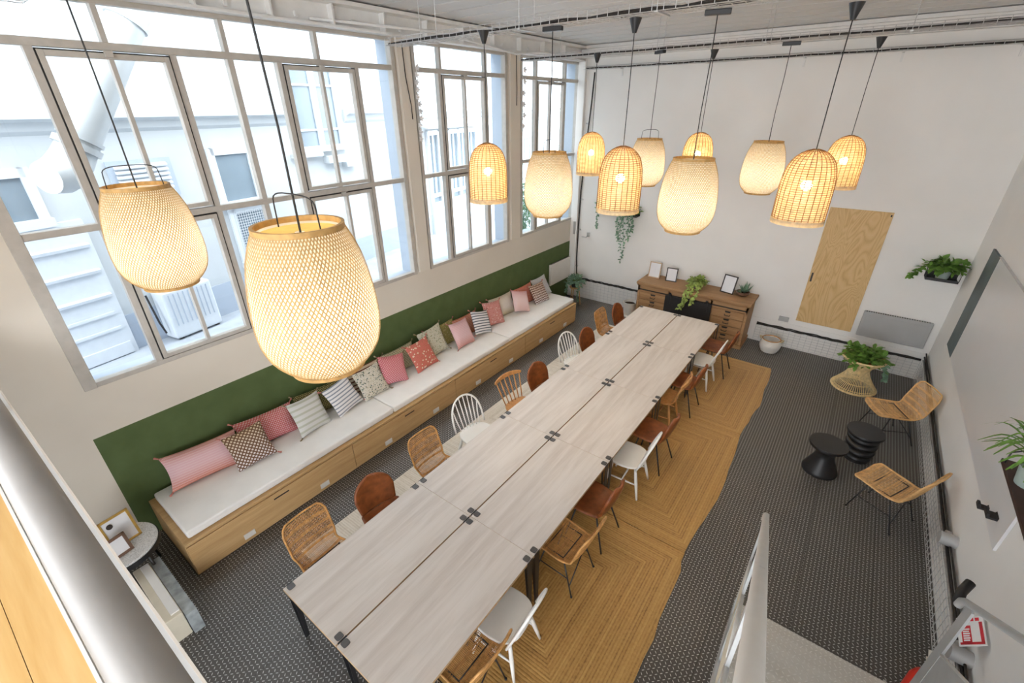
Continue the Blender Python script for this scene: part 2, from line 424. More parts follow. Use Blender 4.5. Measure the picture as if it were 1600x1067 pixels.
# ---------------------------------------------------------------- windows
def window(name, y0, y1, mull, top, mid, low, sashes):
    r = sroot(name); T = [1.93, 3.385, 4.80, 5.15]
    f = MB(); d0, d1 = -.075, .012
    lw = .10 if name == 'window_1' else .055
    f.box(d0, y0, T[0], d1+.012, y0+lw, T[3]); f.box(d0, y1-.06, T[0], d1+.012, y1, T[3])
    f.box(d0, y0, T[0], d1, y1, T[0]+.05); f.box(d0, y0, T[3]-.05, d1, y1, T[3])
    f.box(d0, y0, T[1]-.03, d1, y1, T[1]+.03); f.box(d0, y0, T[2]-.03, d1, y1, T[2]+.03)
    f.build('frame', M['frame'], r, bevel=.004)
    bars = MB(); w = .021
    for yy in mull: bars.box(d0+.005, yy-.028, T[0]+.05, d1-.003, yy+.028, T[2])
    for yy in top: bars.box(d0+.005, yy-w, T[2], d1-.003, yy+w, T[3]-.05)
    for yy in mid: bars.box(d0+.015, yy-w*.8, T[1], d1-.006, yy+w*.8, T[2])
    for yy in low: bars.box(d0+.015, yy-w*.8, T[0]+.05, d1-.006, yy+w*.8, T[1])
    bars.build('glazing_bars', M['frame'], r)
    gp = MB(); gp.box(-.040, y0+.02, T[0]+.02, -.036, y1-.02, T[3]-.02); gp.build('glass', M['glass'], r)
    for (a, c, za, zb) in sashes:
        s = MB(); q = .042
        s.box(-.055, a, za, .022, a+q, zb); s.box(-.055, c-q, za, .022, c, zb); s.box(-.055, a+q, za, .022, c-q, za+q); s.box(-.055, a+q, zb-q, .022, c-q, zb)
        so = s.build('sash', M['frame'], r, bevel=.003)
        g = MB(); g.box(-.03, a-.010, za, .0135, a, zb); g.box(-.03, c, za, .0135, c+.010, zb); g.box(-.03, a-.01, zb, .0135, c+.01, zb+.010)
        g.build('shadow_gap', M['black_plastic'], so)
        MB().box(.02, (a+c)/2-.03, zb-.03, .05, (a+c)/2+.03, zb+.02).build('latch', M['frame'], so, bevel=.004)
    return r
window('window_1', -9.25, -5.0, [-8.61,-7.62,-7.11,-6.60,-5.61], [-9.11,-8.10,-7.12,-6.11], [-8.10,-6.10], [-8.11,-6.04],
       [(-8.57,-7.66,3.43,4.75), (-6.56,-5.65,3.43,4.75), (-8.57,-7.66,1.99,3.34), (-6.56,-5.65,1.99,3.34)])
window('window_2', -4.70, -2.55, [-4.17,-3.10], [-4.14,-3.10], [-3.62], [-3.65], [(-4.13,-3.14,3.43,4.75), (-4.13,-3.14,1.99,3.34)])
window('window_3', -2.15, -.02, [-1.64,-.59], [-1.63,-.59], [-1.12], [-1.12], [(-1.60,-.63,3.43,4.75), (-1.60,-.63,1.99,3.34)])

# ---------------------------------------------------------------- courtyard outside
PHI = math.atan(.185)
FA = (-3.5, -6.3, 0)
def floc(x, y, off=0.0):       # world point of the facade plane at local (along) coordinate
    return Vector((FA[0], FA[1], 0)) + Matrix.Rotation(PHI, 3, 'Z') @ Vector((x, y, 0))
GZ = .95
struct(MB().box(-9, -14, GZ-.15, -.33, 9, GZ).build('ground', M['ground']))
struct(MB().box(-.4, -6, GZ-.2, 0, 16, 9).build('wall_courtyard', M['facade'], loc=FA, rot=(0,0,PHI)))
b = MB()
for ya, yb in ((-6, 1.80), (3.26, 16)): b.prism([(0,4.05),(.06,4.10),(.10,4.20),(.22,4.24),(.22,4.29),(0,4.33)], ya, yb, 'y')
b.box(0,2.5,3.30,.18,2.95,3.44).box(0,3.0,3.18,.16,3.35,3.28).box(0,1.7,3.46,.15,2.4,3.54)
# prism axis y maps (a,b)->(a,h,b)
struct(b.build('trim_6', M['facade'], loc=FA, rot=(0,0,PHI)))
struct(MB().box(0, -6, GZ, .012, 16, 1.52).build('baseboard_courtyard', M['facade_low'], loc=FA, rot=(0,0,PHI)))
def facade_window(name, y0, y1, z0, z1, cols, rows, mesh=False, dark='dark_glass'):
    r = sroot(name, FA, PHI); f = MB(); t = .06
    f.box(0, y0-.05, z0-.05, .05, y0+t, z1+.05); f.box(0, y1-t, z0-.05, .05, y1+.05, z1+.05); f.box(0, y0, z1-t, .05, y1, z1+.05); f.box(0, y0-.06, z0-.08, .12, y1+.06, z0+.03)
    for i in range(1, cols):
        yy = y0 + (y1-y0)*i/cols; ww = .07 if i*2 == cols else .03; f.box(.0, yy-ww, z0, .045, yy+ww, z1)
    for zz in rows: f.box(0, y0, zz-.018, .04, y1, zz+.018)
    f.build('frame', M['frame_white'], r)
    MB().box(.002, y0, z0, .012, y1, z1).build('pane', M[dark], r)
    return r
facade_window('window_4', 1.96, 3.10, 3.62, 5.12, 2, [3.95, 4.75])
facade_window('window_5', .10, .82, 2.85, 3.70, 1, [])
r = facade_window('window_6', .18, .85, 1.75, 2.72, 1, [])
g = MB()
for i in range(15):
    yy = .2+.045*i; g.box(.05, yy, 1.78, .056, yy+.008, 2.70)
for i in range(20):
    zz = 1.80+.047*i; g.box(.05, .2, zz, .056, .84, zz+.008)
g.build('wire_grille', M['frame_white'], r)
facade_window('window_7', 12.4, 13.4, 2.45, 3.35, 4, [])
facade_window('window_8', 7.7, 9.6, 5.45, 6.3, 2, [])
facade_window('window_9', -2.75, -2.30, 3.05, 3.65, 1, [])
# pale panelled door, far left
r = sroot('door_1', FA, PHI)
MB().box(0, -2.95, GZ, .07, -1.95, 3.0).build('leaf', M['frame_white'], r)
p = MB()
for z0 in (2.62, 2.25, 1.88): p.prism([(.07,z0),(.11,z0+.01),(.12,z0+.05),(.07,z0+.07)], -2.92, -2.0, 'y')
p.box(.07, -2.9, 1.38, .095, -2.05, 1.42); p.box(.07, -2.9, 1.62, .095, -2.05, 1.66); p.box(.07, -2.9, GZ+.02, .10, -2.02, 1.15)
p.build('moulding', M['frame_white'], r)
# glazed double doors
r = sroot('door_2', FA, PHI); f = MB()
for k in range(5):
    y0 = 6.2 + k*.52
    for q in (y0, y0+.46): f.box(0, q-.035, GZ, .09, q+.035, 3.75)
    f.box(0, y0, GZ, .08, y0+.46, 1.85); f.box(0, y0, 2.0, .08, y0+.46, 2.1); f.box(0, y0, 3.66, .08, y0+.46, 3.78); f.box(0, y0+.2, 2.1, .06, y0+.26, 3.7)
f.build('frame', M['frame_white'], r); MB().box(.005, 6.2, 1.8, .02, 8.8, 3.75).build('pane', M['dark_glass'], r)
struct(MB().prism([(0,3.95),(.55,3.85),(.55,3.92),(0,4.08)], 5.6, 12.0, 'y').build('trim_7', M['facade'], loc=FA, rot=(0,0,PHI)))
# louvred vent
t = thing('louvre_vent', 'white louvred air vent on the courtyard wall behind the hanging lamp', 'vent', FA, PHI)
MB().box(0, -1.42, 3.12, .03, -.55, 3.68).build('plate', M['facade_low'], t)
l = MB()
for k in range(7): l.prism([(.03,3.18+.066*k),(.07,3.17+.066*k),(.075,3.19+.066*k),(.03,3.225+.066*k)], -1.34, -.63, 'y')
l.build('louvre', M['frame_white'], t)
# outdoor unit
t = thing('air_conditioner_unit', 'white boxy outdoor unit on the courtyard ground by the wall', 'air conditioner', FA, PHI)
MB().box(.02, -1.50, GZ+.03, .34, -.72, 1.78).build('casing', M['frame_white'], t, bevel=.03)
l = MB()
for k in range(9): l.box(.34, -1.42+.075*k, 1.2, .348, -1.405+.075*k, 1.72)
l.build('grille', M['facade_low'], t)
MB().box(.05, -1.45, GZ, .3, -1.38, GZ+.03).box(.05, -.84, GZ, .3, -.77, GZ+.03).build('foot', M['black_plastic'], t)
MB().tube([(.2,-1.56,1.1),(.2,-1.6,1.3),(.1,-1.6,1.75)], .015).build('hose', M['black_plastic'], t)
# fat ventilation duct with an elbow and a cowl
t = thing('ventilation_duct', 'thick pale metal ventilation duct slanting across the first window outside', 'duct')
A = Vector((-1.9, -8.18, 3.95)); B = Vector((-1.9, -6.75, 6.0))
MB().tube([A, B], .19, 24).build('pipe', M['duct'], t, smooth=True, angle=50)
d = (B-A).normalized()
MB().tube([A-d*.02, A+d*.05], .225, 24).tube([A+d*.09, A+d*.13], .215, 24).tube([A+d*1.55, A+d*1.60], .21, 24).build('collar', M['duct'], t, smooth=True, angle=40)
MB().tube([A, A-d*.15, A-d*.27+Vector((.05,-.03,0)), A-d*.36+Vector((.12,-.08,.03)), A-d*.42+Vector((.2,-.16,.07))], [.19,.20,.21,.2,.17], 24).build('elbow', M['duct'], t, smooth=True, angle=50)
MB().tube([A+d*1.2+Vector((0,-.2,.1)), A+d*1.2+Vector((0,-.25,.5)), A+d*1.5+Vector((0,-.22,.45))], .012).build('bracket', M['duct'], t)
# foliage outside the third window
t = thing('courtyard_shrub', 'leafy green shrub outside the third window', 'shrub', (-1.1, -.75, GZ))
r2 = random.Random(3); st = MB(); fo = MB()
for k in range(26):
    a = r2.uniform(0, 6.28); rr = r2.uniform(.1, .5); h = r2.uniform(.9, 2.5)
    base = Vector((math.cos(a)*.12, math.sin(a)*.2, .3)); tip = Vector((math.cos(a)*rr, math.sin(a)*rr*1.4, h))
    st.tube([base, base.lerp(tip, .5)+Vector((0,0,.1)), tip], .006, 5)
    for j in range(22):
        q = base.lerp(tip, r2.uniform(.3, 1)); dd = Vector((r2.uniform(-1,1), r2.uniform(-1,1), r2.uniform(-.5,.7)))
        fo.leaf(q, dd, Vector((0,0,1)), r2.uniform(.16,.30), .03, .3)
st.build('stem', M['stem'], t); fo.build('foliage', M['leaf_grey'], t, smooth=True)
MB().lathe([(.0,0),(.16,0),(.2,.32),(.17,.32),(.0,.28)], 20).build('pot', M['pot_grey'], t, smooth=True, angle=40)

# ---------------------------------------------------------------- string of paper flowers on the piers
r2 = random.Random(11)
t = thing('flower_garland', 'strand of white paper flowers hanging down the pier by the second window', 'garland', (.02, -4.68, 0))
pts = [Vector((.04 + .01*math.sin(k), r2.uniform(-.02,.02), 5.0 - .09*k)) for k in range(13)]
MB().tube(pts, .003, 5).build('wire', M['white_metal'], t)
for k, q in enumerate(pts[2:]):
    f = MB()
    for j in range(5): f.leaf(q, Vector((.5, math.cos(j*1.257), math.sin(j*1.257))), Vector((1,0,0)), .05, .035, .1)
    f.build('flower', M['paper'], t)
t = thing('flower_garland', 'strand of white paper flowers hanging down the pier by the third window', 'garland', (.02, -2.13, 0))
pts = [Vector((.04 + .01*math.sin(k), r2.uniform(-.02,.02), 5.0 - .09*k)) for k in range(13)]
MB().tube(pts, .003, 5).build('wire', M['white_metal'], t)
for k, q in enumerate(pts[1::2]):
    f = MB()
    for j in range(5): f.leaf(q, Vector((.5, math.cos(j*1.257), math.sin(j*1.257))), Vector((1,0,0)), .065, .045, .1)
    f.build('flower', M['paper'], t)
tag(MB().tube([(.055,-4.88,5.13),(.058,-4.87,4.7),(.062,-4.82,4.35),(.062,-4.82,4.18)], .006, 6).build('hanging_cable', M['cable'], smooth=True), 'short black cable hanging on the pier between first and second window', 'cable')
tag(MB().tube([(.055,-2.33,5.13),(.058,-2.32,4.6),(.058,-2.33,4.35)], .006, 6).build('hanging_cable', M['cable'], smooth=True), 'short black cable hanging on the pier between second and third window', 'cable')

# ---------------------------------------------------------------- cable trays under the ceiling
def mesh_tray(name, label, x0, x1, y, z, w, h, rods, group):
    t = thing(name, label, 'cable tray', ((x0+x1)/2, y, z), 0, group); L = (x1-x0)/2
    b = MB(); r = .0032
    for q in (-w/2, -w/6, w/6, w/2): b.tube([(-L, q, 0), (L, q, 0)], r, 4)
    for s in (-1, 1): b.tube([(-L, s*w/2, h), (L, s*w/2, h)], r, 4).tube([(-L, s*w/2, h*.5), (L, s*w/2, h*.5)], r, 4)
    xx = -L
    while xx <= L:
        b.tube([(xx, -w/2, h), (xx, -w/2, 0), (xx, w/2, 0), (xx, w/2, h)], r, 4); xx += .10
    b.build('mesh', M['galv'], t)
    rr = random.Random(int(abs(y*100)))
    for k in range(4):
        yy = -w*.35 + k*w*.2
        a, e = (-L, L) if k < 2 else (-L + rr.uniform(0, L), L)
        pts = []; n = 24
        for i in range(n+1):
            xx = a + (e-a)*i/n; pts.append((xx, yy + rr.uniform(-.02, .02), .012 + rr.uniform(0, .02)))
        MB().tube(pts, .011 if k % 2 == 0 else .008, 6).build('cable', M['cable'] if k != 2 else M['cable_grey'], t, smooth=True)
    for xr in rods:
        q = MB(); q.tube([(xr-(x0+x1)/2, -w/2-.01, 0), (xr-(x0+x1)/2, -w/2-.01, H-z)], .004, 6); q.tube([(xr-(x0+x1)/2, w/2+.01, 0), (xr-(x0+x1)/2, w/2+.01, H-z)], .004, 6)
        q.cbox((xr-(x0+x1)/2, 0, -.008), (.03, w+.05, .012)); q.build('hanger', M['galv'], t)
G = 'wire cable trays hung under the ceiling'
mesh_tray('cable_tray', 'wire cable tray carrying the farthest row of lamps', .25, 6.95, -2.40, 5.01, .22, .06, [.9, 2.62, 3.99, 5.4, 6.5], G)
mesh_tray('cable_tray', 'wire cable tray carrying the middle row of lamps', .25, 6.95, -5.20, 5.01, .24, .07, [.9, 2.3, 3.7, 5.4, 6.6], G)
mesh_tray('cable_tray', 'wire cable tray carrying the two large near lamps', .25, 6.95, -8.70, 5.01, .24, .07, [.9, 2.6, 4.4, 6.3], G)
t = thing('cable_tray', 'wire cable tray fixed along the top of the back wall on small brackets', 'cable tray', (0, -.025, 5.0), 0, G)
b = MB()
for q in (-.02, -.07, -.12): b.tube([(.15, q, 0), (W-.05, q, 0)], .003, 4)
for q in (-.02, -.12): b.tube([(.15, q, .05), (W-.05, q, .05)], .003, 4)
xx = .2
while xx < W-.05: b.tube([(xx, -.02, .05), (xx, -.02, 0), (xx, -.12, 0), (xx, -.12, .05)], .003, 4); xx += .1
b.build('mesh', M['galv'], t)
for xb in (.95, 2.6, 4.1, 5.35, 6.6): MB().box(xb, -.13, -.02, xb+.03, .012, -.006).box(xb, .0, -.14, xb+.03, .012, -.006).build('bracket', M['white_metal'], t)
rr = random.Random(5)
for k in range(2):
    pts = [(.2+ i*(W-.4)/40, -.05-.04*k + rr.uniform(-.01,.01), .014+rr.uniform(0,.012)) for i in range(41)]
    MB().tube(pts, .012-.004*k, 6).build('cable', M['cable'], t, smooth=True)
# sagging grey conduit by the window side of the ceiling
tag(MB().tube([(.10,-6.2,5.20),(.22,-4.4,5.24),(.26,-3.4,5.16),(.25,-2.6,5.10),(.24,-2.0,5.17),(.2,-1.0,5.19),(.2,-.2,5.15)], .016, 8).build('conduit', M['white_metal'], smooth=True), 'white conduit sagging along the beam above the windows', 'conduit')
# vertical black cable in the corner
t = thing('corner_cable', 'black cable running down the back wall in the window corner', 'cable', (0,0,0))
MB().tube([(.36,-.03,4.95),(.33,-.03,4.4),(.25,-.03,3.4),(.20,-.03,2.6),(.19,-.03,1.8),(.19,-.03,1.0),(.22,-.03,.5)], .014, 6).build('cable', M['cable'], t, smooth=True)
for z in (4.0, 3.2, 2.4, 1.7, .8): MB().cbox((.22 + .02*(z-2), -.018, z), (.07,.034,.03)).build('clip', M['galv'], t)
tag(MB().tube([(.30,-.04,1.55),(.42,-.05,1.55),(.46,-.05,1.60)], .012, 8).cbox((.47,-.03,1.62), (.07,.05,.09)).build('wall_socket_box', M['galv'], bevel=.004), 'small grey socket box on the back wall beside the corner cable', 'socket box')
tag(MB().cbox((.12,-.105,1.75), (.05,.03,.30)).build('switch_plate', M['radiator_grey'], bevel=.004), 'narrow grey switch plate on the white corner pier', 'switch')

# ---------------------------------------------------------------- pendant lamps
def bamboo_lamp():
    t = thing('bamboo_pendant', 'x', 'pendant lamp', (0,0,0), 0, 'bamboo pendant lamps'); zt = -1.12; RR, HH = .262, .65
    prof = [(0,.66),(.1,.77),(.2,.86),(.32,.925),(.44,.97),(.56,.995),(.66,1.0),(.76,.975),(.84,.92),(.91,.82),(.96,.71),(1,.60)]
    MB().cbox((0,0,-.02), (.20,.055,.04)).build('canopy', M['black'], t, bevel=.006)
    MB().tube([(0,0,-.02),(.004,.002,-.35),(-.006,.003,-.75),(0,0,zt-.26)], .0045, 6).build('cord', M['cord'], t, smooth=True)
    MB().lathe([(RR*r, zt-HH*h) for h, r in prof], 48).build('lining', M['lining'], t, smooth=True)
    def rad(h):
        for (h0, r0), (h1, r1) in zip(prof, prof[1:]):
            if h <= h1: return RR*(r0+(r1-r0)*(h-h0)/(h1-h0))
        return RR*prof[-1][1]
    b = MB(); n = 92; K = 20
    for s in (-1, 1):
        for i in range(n):
            pts = []; wv = []
            for k in range(K+1):
                h = k/K; a = 2*PI*i/n + s*h*1.55; r = rad(h) + (.004 if s > 0 else .0065)
                p = Vector((r*math.cos(a), r*math.sin(a), zt-HH*h)); pts.append(p)
            for k in range(K+1):
                d = pts[min(K,k+1)] - pts[max(0,k-1)]; nn = Vector((pts[k].x, pts[k].y, 0)).normalized()
                wv.append(d.cross(nn).normalized()*.0027)
            b.strip(pts, wv, None)
    b.build('weave', M['bamboo'], t, smooth=True)
    for h, rr in ((.0, rad(0)), (1.0, rad(1))):
        z = zt-HH*h; MB().lathe([(rr-.004,z-.012),(rr+.010,z-.012),(rr+.010,z+.012),(rr-.004,z+.012),(rr-.004,z-.012)], 48).build('rim', M['bamboo_rim'], t, smooth=True, angle=40)
    MB().lathe([(.02,zt-.022),(.167,zt-.022)], 32).build('top_disc', M['top_disc'], t)
    hp = []
    for k in range(13):
        a = PI*k/12; hp.append((0, math.copysign(.142*abs(math.cos(a))**.6, math.cos(a)), zt+.075+.055*math.sin(a)**.6))
    MB().tube([(0,.148,zt-.02)]+hp+[(0,-.148,zt-.02)], .003, 6).build('handle', M['cord'], t, smooth=True)
    MB().lathe([(.0,zt-.24),(.02,zt-.24),(.022,zt-.32),(.0,zt-.32)], 12).build('socket', M['black_plastic'], t, smooth=True, angle=40)
    MB().sphere((0,0,zt-.40), .048, 16, 10).build('bulb', M['bulb_soft'], t, smooth=True)
    return t
def rattan_lamp():
    t = thing('rattan_pendant', 'x', 'pendant lamp', (0,0,0), 0, 'rattan bell pendant lamps'); zt = -1.03; RR, HH = .213, .63
    prof = [(0,.10),(.025,.34),(.06,.52),(.11,.68),(.17,.80),(.24,.88),(.32,.94),(.42,.98),(.55,1.0),(.75,1.0),(1,1.0)]
    MB().lathe([(.0,0),(.055,0),(.018,-.11),(.0,-.11)], 20).build('canopy', M['black'], t, smooth=True, angle=40)
    MB().tube([(0,0,-.10),(.003,.0,-.5),(0,0,zt-.17)], .0042, 6).build('cord', M['cord'], t, smooth=True)
    def rad(h):
        for (h0, r0), (h1, r1) in zip(prof, prof[1:]):
            if h <= h1: return RR*(r0+(r1-r0)*(h-h0)/(h1-h0))
        return RR
    b = MB()
    for i in range(26):
        a = 2*PI*i/26
        b.tube([((rad(h)+.003)*math.cos(a), (rad(h)+.003)*math.sin(a), zt-HH*h) for h in [0,.02,.05,.1,.16,.24,.34,.5,.75,1]], .0034, 5)
    b.build('rib', M['rattan_dark'], t)
    b = MB()
    for k in range(33):
        h = .012 + .95*k/32; hh = .0060/HH
        ra, rb = rad(h-hh), rad(h+hh); za, zb = zt-HH*(h-hh), zt-HH*(h+hh)
        b.lathe([(ra-.001,za),(ra+.0015,za),(rb+.0015,zb),(rb-.001,zb),(ra-.001,za)], 36)
    b.build('weave', M['rattan_shade'], t)
    b = MB()
    for k in range(32):
        h = .012 + .95*(k+.5)/32; r = rad(h)+.0015; b.tube([(r*math.cos(2*PI*j/30), r*math.sin(2*PI*j/30), zt-HH*h) for j in range(30)], .0026, 4, closed=True)
    b.build('ring', M['rattan_dark'], t)
    z = zt-HH; MB().lathe([(RR-.003,z),(RR+.007,z),(RR+.007,z+.045),(RR-.003,z+.045),(RR-.003,z)], 40).build('rim', M['rattan_shade'], t, smooth=True, angle=40)
    MB().lathe([(.0,zt-.15),(.022,zt-.15),(.024,zt-.25),(.0,zt-.25)], 12).build('socket', M['rattan'], t, smooth=True, angle=40)
    MB().sphere((0,0,zt-.30), .045, 16, 10).build('bulb', M['bulb'], t, smooth=True)
    return t
LB = [(3.63,-8.70,'large bamboo pendant hanging nearest, in front of the green wall band'), (1.72,-8.70,'large bamboo pendant hanging before the first window'),
      (2.65,-5.26,'bamboo pendant hanging before the third window'), (4.13,-5.12,'bamboo pendant hanging in front of the white back wall, above the row of tables'),
      (2.68,-2.54,'small-looking bamboo pendant farthest back, behind the rattan lamps above the hanging plant'), (4.26,-2.37,'bamboo pendant hanging left of the plywood panel, far row')]
LR = [(1.97,-5.48,'rattan bell pendant hanging before the second window'), (1.81,-2.72,'small rattan bell pendant in the window corner, far row'),
      (3.45,-5.17,'rattan bell pendant hanging before the wall shelf with trailing plant'), (3.29,-2.13,'rattan bell pendant half hidden behind a bamboo pendant'),
      (5.03,-4.70,'largest-looking rattan bell pendant, overlapping the plywood panel'), (5.14,-2.15,'rattan bell pendant right of and behind the largest rattan one')]
p0 = bamboo_lamp()
for i, (x, y, lab) in enumerate(LB):
    o = p0 if i == 0 else dup(p0)
    o.location = (x, y, 5.0); o['label'] = lab; o.rotation_euler = (0,0,[-1.5,-.25,.14,.28,-.6,.16][i])
p0 = rattan_lamp()
for i, (x, y, lab) in enumerate(LR):
    o = p0 if i == 0 else dup(p0)
    o.location = (x, y, 5.0); o['label'] = lab; o.rotation_euler = (0,0,i*.7)

# ---------------------------------------------------------------- bench along the window wall
BY0, BY1 = -9.21, -1.40
t = thing('storage_bench', 'long oak storage bench under the windows', 'bench', (0, 0, 0))
b = MB(); b.box(.012, BY0, .0, .975, BY1, .42); b.build('carcass', M['oak'], t)
MB().box(.012, BY0, .425, 1.0, BY1, .455).build('top_board', M['oak_rail'], t, bevel=.004)
n = 4; L = (BY1-BY0)/n
for k in range(n):
    ya = BY0+L*k
    d = MB().box(.976, ya+.004, .03, 1.0, ya+L-.004, .415).build('drawer', M['oak'], t, bevel=.003)
    MB().box(.9995, ya+L/2-.09, .335, 1.002, ya+L/2+.09, .352).build('slot_handle', M['black_plastic'], d)
    for q in (.28, .76):
        s = MB().box(1.0, ya+L*q-.06, .07, 1.012, ya+L*q+.06, .14).build('socket', M['pot_white'], d, bevel=.004)
cs = [BY0+.055, -6.50, -3.78, BY1-.01]
labs = ['white seat mattress on the bench end nearest the small round table', 'white seat mattress in the middle of the bench', 'white seat mattress on the far end of the bench by the radiator']
for k in range(3):
    o = MB().box(.06, cs[k]+.004, .455, .945, cs[k+1]-.004, .548).build('seat_mattress', M['cush'], bevel=.022, seg=3, smooth=True)
    tag(o, labs[k], 'mattress', 'white bench mattresses')

# ---------------------------------------------------------------- pillows
def pillow_mesh(w, h, th, n=14):
    vs = []; uv = []; fs = []
    def prof(u, v):
        e = max(0, (1-u**4)*(1-v**4)); return th*.5*(e**.55)*(1-.12*(u*u+v*v))
    for sgn in (1, -1):
        for j in range(n+1):
            for i in range(n+1):
                u = -1+2*i/n; v = -1+2*j/n
                x = u*w/2*(1-.085*(1-v*v)*abs(u)); y = v*h/2*(1-.085*(1-u*u)*abs(v))
                vs.append((x, y, sgn*prof(u, v))); uv.append(((u+1)/2*w/.45, (v+1)/2*h/.45))
    N = (n+1)*(n+1)
    for j in range(n):
        for i in range(n):
            a = j*(n+1)+i; fs.append((a, a+1, a+n+2, a+n+1)); fs.append((N+a, N+a+n+1, N+a+n+2, N+a+1))
    me = bpy.data.meshes.new('pillow'); me.from_pydata(vs, [], fs); me.update()
    ul = me.uv_layers.new(name='uv')
    for lp in me.loops: ul.data[lp.index].uv = uv[lp.vertex_index]
    me.polygons.foreach_set('use_smooth', [True]*len(me.polygons))
    return me
TS = MB().tube([(0,0,0),(.006,0,.004),(.016,0,.0),(.045,0,-.006)], [.004,.010,.007,.013], 8)
def pillow(label, mat, x, y, w=.44, h=.44, th=.15, lean=25, roll=0, yaw=0, tassel='tassel', z=None):
    root = thing('pillow', label, 'pillow', (0,0,0), 0, 'patterned pillows on the window bench')
    al = R(lean); Mx = Matrix(((0, -math.sin(al), math.cos(al)), (1, 0, 0), (0, math.cos(al), math.sin(al))))
    Mx = Matrix.Rotation(R(yaw), 3, 'Z') @ Mx @ Matrix.Rotation(R(roll), 3, 'Z')
    lo = min((Mx @ Vector((sx*w/2, sy*h/2, 0))).z for sx in (-1,1) for sy in (-1,1))
    root.location = (x, y, (.555 - lo*.965) if z is None else z); root.rotation_euler = Mx.to_euler()
    w *= 1.07; h *= 1.07; me = pillow_mesh(w, h, th); me.materials.append(mat)
    o = bpy.data.objects.new('cover', me); COL.objects.link(o); o.parent = root
    if tassel:
        for sx in (-1, 1):
            for sy in (-1, 1):
                TS.build('tassel', M[tassel], root, smooth=True, loc=(sx*w/2*.985, sy*h/2*.985, 0), rot=(0, 0, math.atan2(sy*.8, sx)))
    return root
F = fabric
pk = ((.70,.33,.27), (.66,.36,.38), (.62,.30,.24))
pillow('long pink ombre pillow lying at the near end of the bench', F('pink_ombre','ombre',(.58,.22,.16),(.70,.45,.48),(.60,.26,.20)), .20, -8.62, .72, .38, .15, 28, -3, -4)
pillow('brown and white diamond pillow in front of the long pink ombre one', F('brown_diamond','diamond',(.16,.085,.05),(.70,.66,.66),(.62,.50,.34),n=9), .40, -8.20, .42, .42, .14, 32, 6, -10)
pillow('long red and pink diamond pillow behind the pale striped one', F('red_pink_diamond','diamond',(.55,.12,.12),(.72,.48,.52),(.70,.50,.46),n=13), .19, -7.88, .68, .36, .15, 26, -4)
pillow('pale grey-green striped pillow near the large lamp', F('pale_stripe','stripe',(.62,.62,.60),(.47,.48,.40),n=6), .40, -7.42, .44, .44, .15, 30, -4, 8, 'tassel_dark')
pillow('dark olive dotted long pillow behind the grey pin-striped one', F('olive_dots','dots',(.07,.075,.03),(.46,.38,.17),n=10), .18, -7.12, .66, .34, .14, 24, -3, 0, 'tassel_dark')
pillow('white pillow with grey pin stripes between the pale striped and dark floral ones', F('white_pinstripe','stripe',(.74,.72,.72),(.26,.28,.33),n=9), .40, -6.91, .42, .42, .14, 30, 8, 4)
pillow('dark leafy floral pillow on pale ground beside the pin-striped one', F('dark_floral','floral',(.62,.58,.50),(.08,.12,.12),(.22,.20,.09),n=14), .40, -6.43, .42, .42, .14, 30, 4, -4, 'tassel_dark')
pillow('brown and cream striped long pillow mostly hidden behind the floral one', F('brown_cream_stripe','stripe',(.62,.52,.40),(.16,.06,.04),n=8), .18, -6.33, .66, .36, .14, 24, 0, 0, 'tassel_dark')
pillow('pink to red diamond pillow left of the coral floral one', F('pink_diamond','diamond',(.54,.13,.16),(.72,.50,.55),(.66,.36,.34),n=12), .40, -6.02, .42, .42, .14, 30, -12, -4, 'tassel_dark')
pillow('olive and cream dotted long pillow leaning on the wall behind the coral floral', F('olive_cream_dots','dots',(.56,.51,.36),(.13,.13,.05),n=9), .18, -5.72, .66, .36, .14, 24, 0, 0, 'tassel_dark')
pillow('coral pillow with white and yellow flowers', F('coral_floral','floral',(.55,.16,.13),(.72,.62,.48),(.38,.17,.09),n=9), .41, -5.43, .45, .45, .15, 30, 3, 0)
pillow('grey-green mosaic pillow right behind the coral floral one', F('green_mosaic','floral',(.55,.54,.44),(.20,.23,.14),(.40,.31,.18),n=14), .26, -5.03, .48, .46, .13, 22, 6, -4, 'tassel_dark')
pillow('olive patterned long pillow behind the mosaic one', F('olive_floral','floral',(.33,.29,.11),(.50,.42,.22),(.20,.15,.06),n=12), .14, -4.72, .66, .38, .11, 16, 0, 0)
pillow('pink pillow with soft pale stripes in the middle of the bench', F('pink_stripe','ombre',(.60,.28,.25),(.72,.48,.50),(.67,.41,.43)), .40, -4.46, .44, .44, .15, 30, -4, 4)
pillow('long orange pillow hidden behind the black-and-white striped one', F('orange_weave','ombre',(.50,.17,.07),(.56,.22,.12),(.50,.16,.09)), .18, -4.10, .64, .36, .14, 24, 0, 0)
pillow('white pillow with thin black stripes, tilted on one corner', F('black_white_stripe','stripe',(.75,.73,.72),(.12,.13,.15),n=9), .40, -3.93, .42, .42, .14, 30, -16, 4)
pillow('rose pillow with small flowers right of the black-and-white striped one', F('rose_floral','floral',(.60,.28,.26),(.68,.46,.42),(.48,.17,.13),n=8), .31, -3.46, .44, .44, .14, 28, -8, -4)
pillow('long cream pillow leaning on the wall behind the pale pink one', F('cream_weave','ombre',(.50,.46,.30),(.66,.63,.57),(.58,.52,.40)), .19, -3.02, .68, .40, .14, 24, -2, 0)
pillow('plain pale pink pillow tilted on its corner', F('pale_pink','ombre',(.68,.46,.45),(.74,.56,.56),(.62,.32,.33)), .40, -2.68, .42, .42, .14, 30, -18, -4, None)
pillow('coral long pillow behind the brown zigzag one', F('coral_weave','floral',(.56,.20,.14),(.60,.30,.24),(.48,.14,.10),n=10), .18, -2.24, .64, .38, .14, 24, 0, 0)
